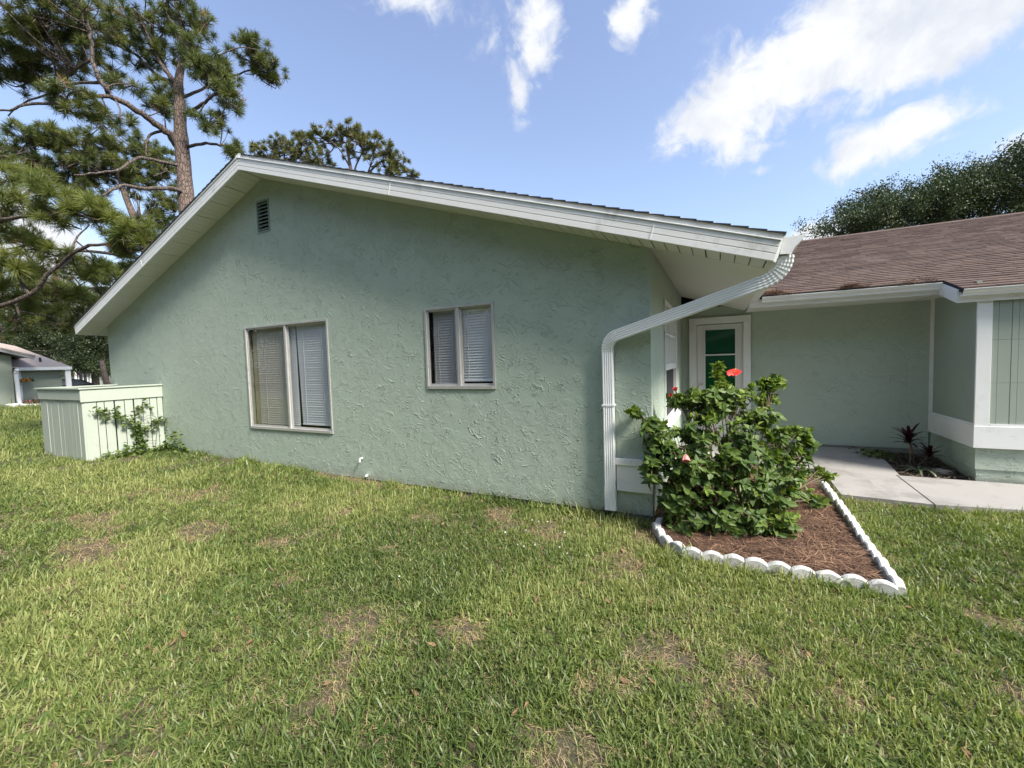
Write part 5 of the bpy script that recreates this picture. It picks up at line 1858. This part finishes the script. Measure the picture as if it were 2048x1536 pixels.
# ------------------------------------------------------------------ neighbouring houses at the left
def build_neighbours():
    nb = thing('neighbor_house', 'grey-green neighbouring house with pinkish shingle roof at the left edge', 'house', (-36, 1.5, -.12))
    X1, X2 = -32.3, -33.2
    part('wall', MB().prism([(-6, -.3), (3.36, -.3), (3.36, 2.55), (-1.3, 4.0), (-6, 2.55)], 'x', -40, X1), 'far_wall', nb)
    part('wall', MB().box(-42, X2, 3.361, 5.42, -.3, 1.95), 'far_wall', nb)
    part('fascia', MB().add([(X1 + .5, -1.3, 4.22), (X1 + .5, 4.06, 2.38), (X1 + .5, 4.06, 2.56), (X1 + .5, -1.3, 4.42), (X1 + .3, -1.3, 4.22), (X1 + .3, 4.06, 2.38), (X1 + .3, 4.06, 2.56), (X1 + .3, -1.3, 4.42)],
                            [(0, 1, 2, 3), (4, 5, 6, 7), (0, 1, 5, 4), (1, 2, 6, 5), (2, 3, 7, 6), (3, 0, 4, 7)]), 'far_grey', nb)
    part('fascia', MB().add([(X1 + .5, -1.3, 4.22), (X1 + .5, -6.6, 2.38), (X1 + .5, -6.6, 2.56), (X1 + .5, -1.3, 4.42)], [(0, 1, 2, 3)]), 'far_grey', nb)
    roof = part('roof', MB().prism([(-6.6, 2.57), (-1.3, 4.43), (4.10, 2.57), (4.10, 2.48), (-1.3, 4.34), (-6.6, 2.48)], 'x', -40, X1 + .52), 'far_roof', nb)
    part('roof', MB().add([(X2 + .45, 3.0, 1.98), (X2 + .45, 5.70, 1.98), (-36.6, 4.6, 3.30), (-36.6, 2.2, 3.95), (-41, 5.7, 1.98)], [(0, 1, 2, 3), (1, 4, 2)]), 'far_roof', nb)
    part('vent_pipe', MB().tube([(-33.6, 4.75, 2.2), (-33.6, 4.75, 2.52)], .05, 8), 'wire_black', nb)
    part('gutter', MB().box(X2 + .42, X2 + .55, 3.55, 5.72, 1.80, 1.97), 'far_white', nb)
    part('soffit', MB().box(X2, X2 + .42, 3.4, 5.6, 1.86, 1.90), 'far_white', nb)
    part('post', MB().box(X2 + .30, X2 + .45, 5.46, 5.68, -.15, 1.80), 'far_white', nb)
    part('pilaster', MB().box(X2 + .002, X2 + .08, 3.60, 3.86, -.15, 1.86), 'far_white', nb)
    part('downspout', MB().tube(smooth_path([Vector((X2 + .5, 3.62, 1.82)), Vector((X1 + .35, 3.42, 1.80)), Vector((X1 + .3, 3.40, 1.60)), Vector((X1 + .3, 3.42, .9)), Vector((X1 + .3, 3.44, .12)), Vector((X1 + .5, 3.55, -.02)), Vector((X1 + 1.0, 4.2, -.06))], 4), .085, 8),
         'far_white', nb)
    pot = thing('flower_pot', 'white round flower pot on the grass by the neighbouring wall', 'pot', (-31.2, 3.02, -.12))
    part('bowl', MB().tube([(-31.2, 3.02, -.12), (-31.2, 3.02, .08), (-31.2, 3.02, .13)], [.19, .24, .25], 14), 'pvc_white', pot, smooth=True)
    part('plant', MB().tube([(-31.2, 2.98, .12), (-31.2, 2.97, .42)], [.02, .012], 5), 'weed_leaf', pot)
    rr = random.Random(4)

    def flowers(name, label, cat, c, r, n, mat, holder=None):
        t = thing(name, label, cat, c)
        if holder:
            part('holder', holder, 'far_grey', t)
        for m_, k in ((mat, n), ('weed_leaf', n)):
            mb = MB()
            for _ in range(k):
                p = Vector(c) + Vector((rr.gauss(0, r[0]), rr.gauss(0, r[1]), abs(rr.gauss(0, r[2]))))
                s = rr.uniform(.03, .06)
                d = Vector((rr.uniform(-1, 1), rr.uniform(-1, 1), rr.uniform(-1, 1))).normalized() * s
                e = d.cross(Vector((rr.uniform(-1, 1), rr.uniform(-1, 1), 1))).normalized() * s
                mb.add([p - d, p - e, p + d, p + e], [(0, 1, 2, 3)])
            part('blossoms' if m_ == mat else 'leaves', raw_mesh(mb, 'blossoms', m_), None, t, kind='stuff')
    flowers('hanging_planter', 'planter of orange flowers fixed to the neighbouring white pilaster', 'planter', (X2 + .35, 3.90, 1.22), (.10, .16, .06), 90, 'petal_orange', MB().tube([(X2 + .2, 3.72, 1.0), (X2 + .2, 3.72, 1.2)], [.10, .16], 10))
    flowers('flower_bed', 'pink flowers in the bed along the neighbouring wall', 'flowers', (X2 + .8, 3.95, -.05), (.2, .18, .16), 130, 'petal_pink')
    flowers('garden_shrub', 'low dark shrubs in the bed beside the neighbouring wall', 'shrub', (X2 + .8, 4.6, -.05), (.2, .25, .22), 120, 'burgundy_leaf')
    flowers('hanging_basket', 'basket of red flowers hanging by the far white porch', 'planter', at(141, 753, 40), (.15, .25, .14), 90, 'petal_red', MB().tube([at(141, 759, 40), at(141, 755, 40)], [.15, .25], 10))
    # far house
    c = at(150, 770, 47)
    fx, fy = c.x, c.y
    fh = thing('far_house', 'distant house with white porch frame seen past the neighbouring post', 'house', (fx, fy, -.1))
    part('wall', MB().box(fx - 6, fx, fy - 4, fy + 3.0, -.3, 2.4), 'far_wall', fh)
    part('roof', MB().prism([(fy - 4.5, 2.4), (fy + 3.4, 2.4), (fy + 1.0, 4.2), (fy - 4.5, 4.2)], 'x', fx - 6.5, fx + 1.2), 'far_roof', fh)
    part('beam', MB().box(fx + .9, fx + 1.1, fy - 2, fy + 3.2, 2.16, 2.36), 'far_white', fh)
    for y in (fy - .9, fy - .3, fy + 2.1, fy + 3.1):
        part('post', MB().box(fx + .92, fx + 1.08, y, y + .16, -.2, 2.16), 'far_white', fh)
    for y in (fy + .3, fy + 1.3):
        w = part('window', MB().box(fx + .001, fx + .04, y, y + .8, .5, 1.9), 'far_white', fh)
        part('pane', MB().box(fx + .041, fx + .05, y + .08, y + .37, .6, 1.8), 'car_glass', w)
        part('pane', MB().box(fx + .041, fx + .05, y + .43, y + .72, .6, 1.8), 'car_glass', w)


build_neighbours()


def build_car():
    c = at(138, 790, 30)
    cx, cy, z0 = c.x, c.y, -.15
    car = thing('parked_car', 'black sedan parked behind the low enclosure, only its roof showing', 'car', (cx, cy, z0))

    def loft(secs):
        mb = MB()
        n = len(secs[0])
        for s in secs:
            mb.v += s
        for i in range(len(secs) - 1):
            mb.f += [(i * n + j, i * n + (j + 1) % n, (i + 1) * n + (j + 1) % n, (i + 1) * n + j) for j in range(n)]
        mb.f += [tuple(range(n))[::-1], tuple(range((len(secs) - 1) * n, len(secs) * n))]
        return mb
    prof = [(-2.25, .45, .62, .72), (-2.1, .30, .80, .82), (-1.5, .24, .92, .88), (-.5, .22, .93, .90), (.6, .22, .92, .90), (1.4, .24, .84, .88), (2.0, .30, .74, .82), (2.25, .42, .60, .70)]
    part('body', loft([[(cx - w, cy + s, z0 + lo), (cx - w * 1.02, cy + s, z0 + (lo + hi) / 2), (cx - w * .9, cy + s, z0 + hi), (cx + w * .9, cy + s, z0 + hi), (cx + w * 1.02, cy + s, z0 + (lo + hi) / 2), (cx + w, cy + s, z0 + lo)] for s, lo, hi, w in prof]),
         'car_black', car, smooth=True)
    cab = [(-1.75, .90, .70, .90), (-1.1, 1.28, .60, .90), (-.6, 1.37, .58, .90), (.1, 1.36, .58, .90), (.55, 1.28, .60, .90), (1.25, .88, .68, .88)]
    part('cabin', loft([[(cx - .80, cy + s, z0 + b - .05), (cx - w, cy + s, z0 + h), (cx + w, cy + s, z0 + h), (cx + .80, cy + s, z0 + b - .05)] for s, h, w, b in cab]), 'car_black', car, smooth=True)
    for sx in (-1, 1):
        part('side_window', MB().add([(cx + sx * .80, cy - 1.2, z0 + .93), (cx + sx * .80, cy + .85, z0 + .93), (cx + sx * .64, cy + .45, z0 + 1.26), (cx + sx * .64, cy - .95, z0 + 1.27)], [(0, 1, 2, 3)]), 'car_glass', car)
        part('headlight', MB().box(cx + sx * .55 - .12, cx + sx * .55 + .12, cy + 2.15, cy + 2.24, z0 + .56, z0 + .68), 'lamp_lens', car)
        for s in (-1.4, 1.4):
            w = part('wheel', MB().tube([(cx + sx * .74, cy + s, z0 + .31), (cx + sx * .92, cy + s, z0 + .31)], .31, 18), 'rubber', car)
            part('rim', MB().tube([(cx + sx * .90, cy + s, z0 + .31), (cx + sx * .93, cy + s, z0 + .31)], .19, 12), 'chrome', w)


build_car()

# ------------------------------------------------------------------ across the street: house mirrored in the panes, trees added to shade the entry
nb = thing('street_house', 'pale house across the lawn, mirrored in the large sliding window', 'house', (-8, -24, -.2))
part('wall', MB().box(-18, 4, -30, -22, -.3, 2.6), 'far_grey', nb)
part('roof', MB().prism([(-31, 2.5), (-21, 2.5), (-26, 5.2)], 'x', -19, 5), 'far_roof', nb)
rs = np.random.RandomState(77)
n = 4600
wx = rs.uniform(-42, 46, n)
top = 12.5 + 4.5 * fbm(wx * .22 + 3, wx * 0 + 5)  # added belt grown tall to cut the sky light reaching the entry
wz = rs.uniform(0, 1, n) ** .8 * top
wy = -19 - rs.uniform(0, 6, n) - 2.5 * fbm(wx * .3, wz * .3) + .2 * wz
gap = (wx > -19) & (wx < 5.5) & (wy < -20.5) & (wz < 5.4)
ok = ~gap & (np.abs(wy + 26) > 0)
scatter('added_tree_belt', oak_kinds, np.c_[wx, wy, wz][ok], rs.uniform(0, 6.28, (ok.sum(), 3)), rs.uniform(1.8, 3.2, ok.sum()), rs.randint(0, 4, ok.sum()))\
    .__setitem__('label', 'unseen belt of dark trees added to shade the entry, mirrored in the window panes')
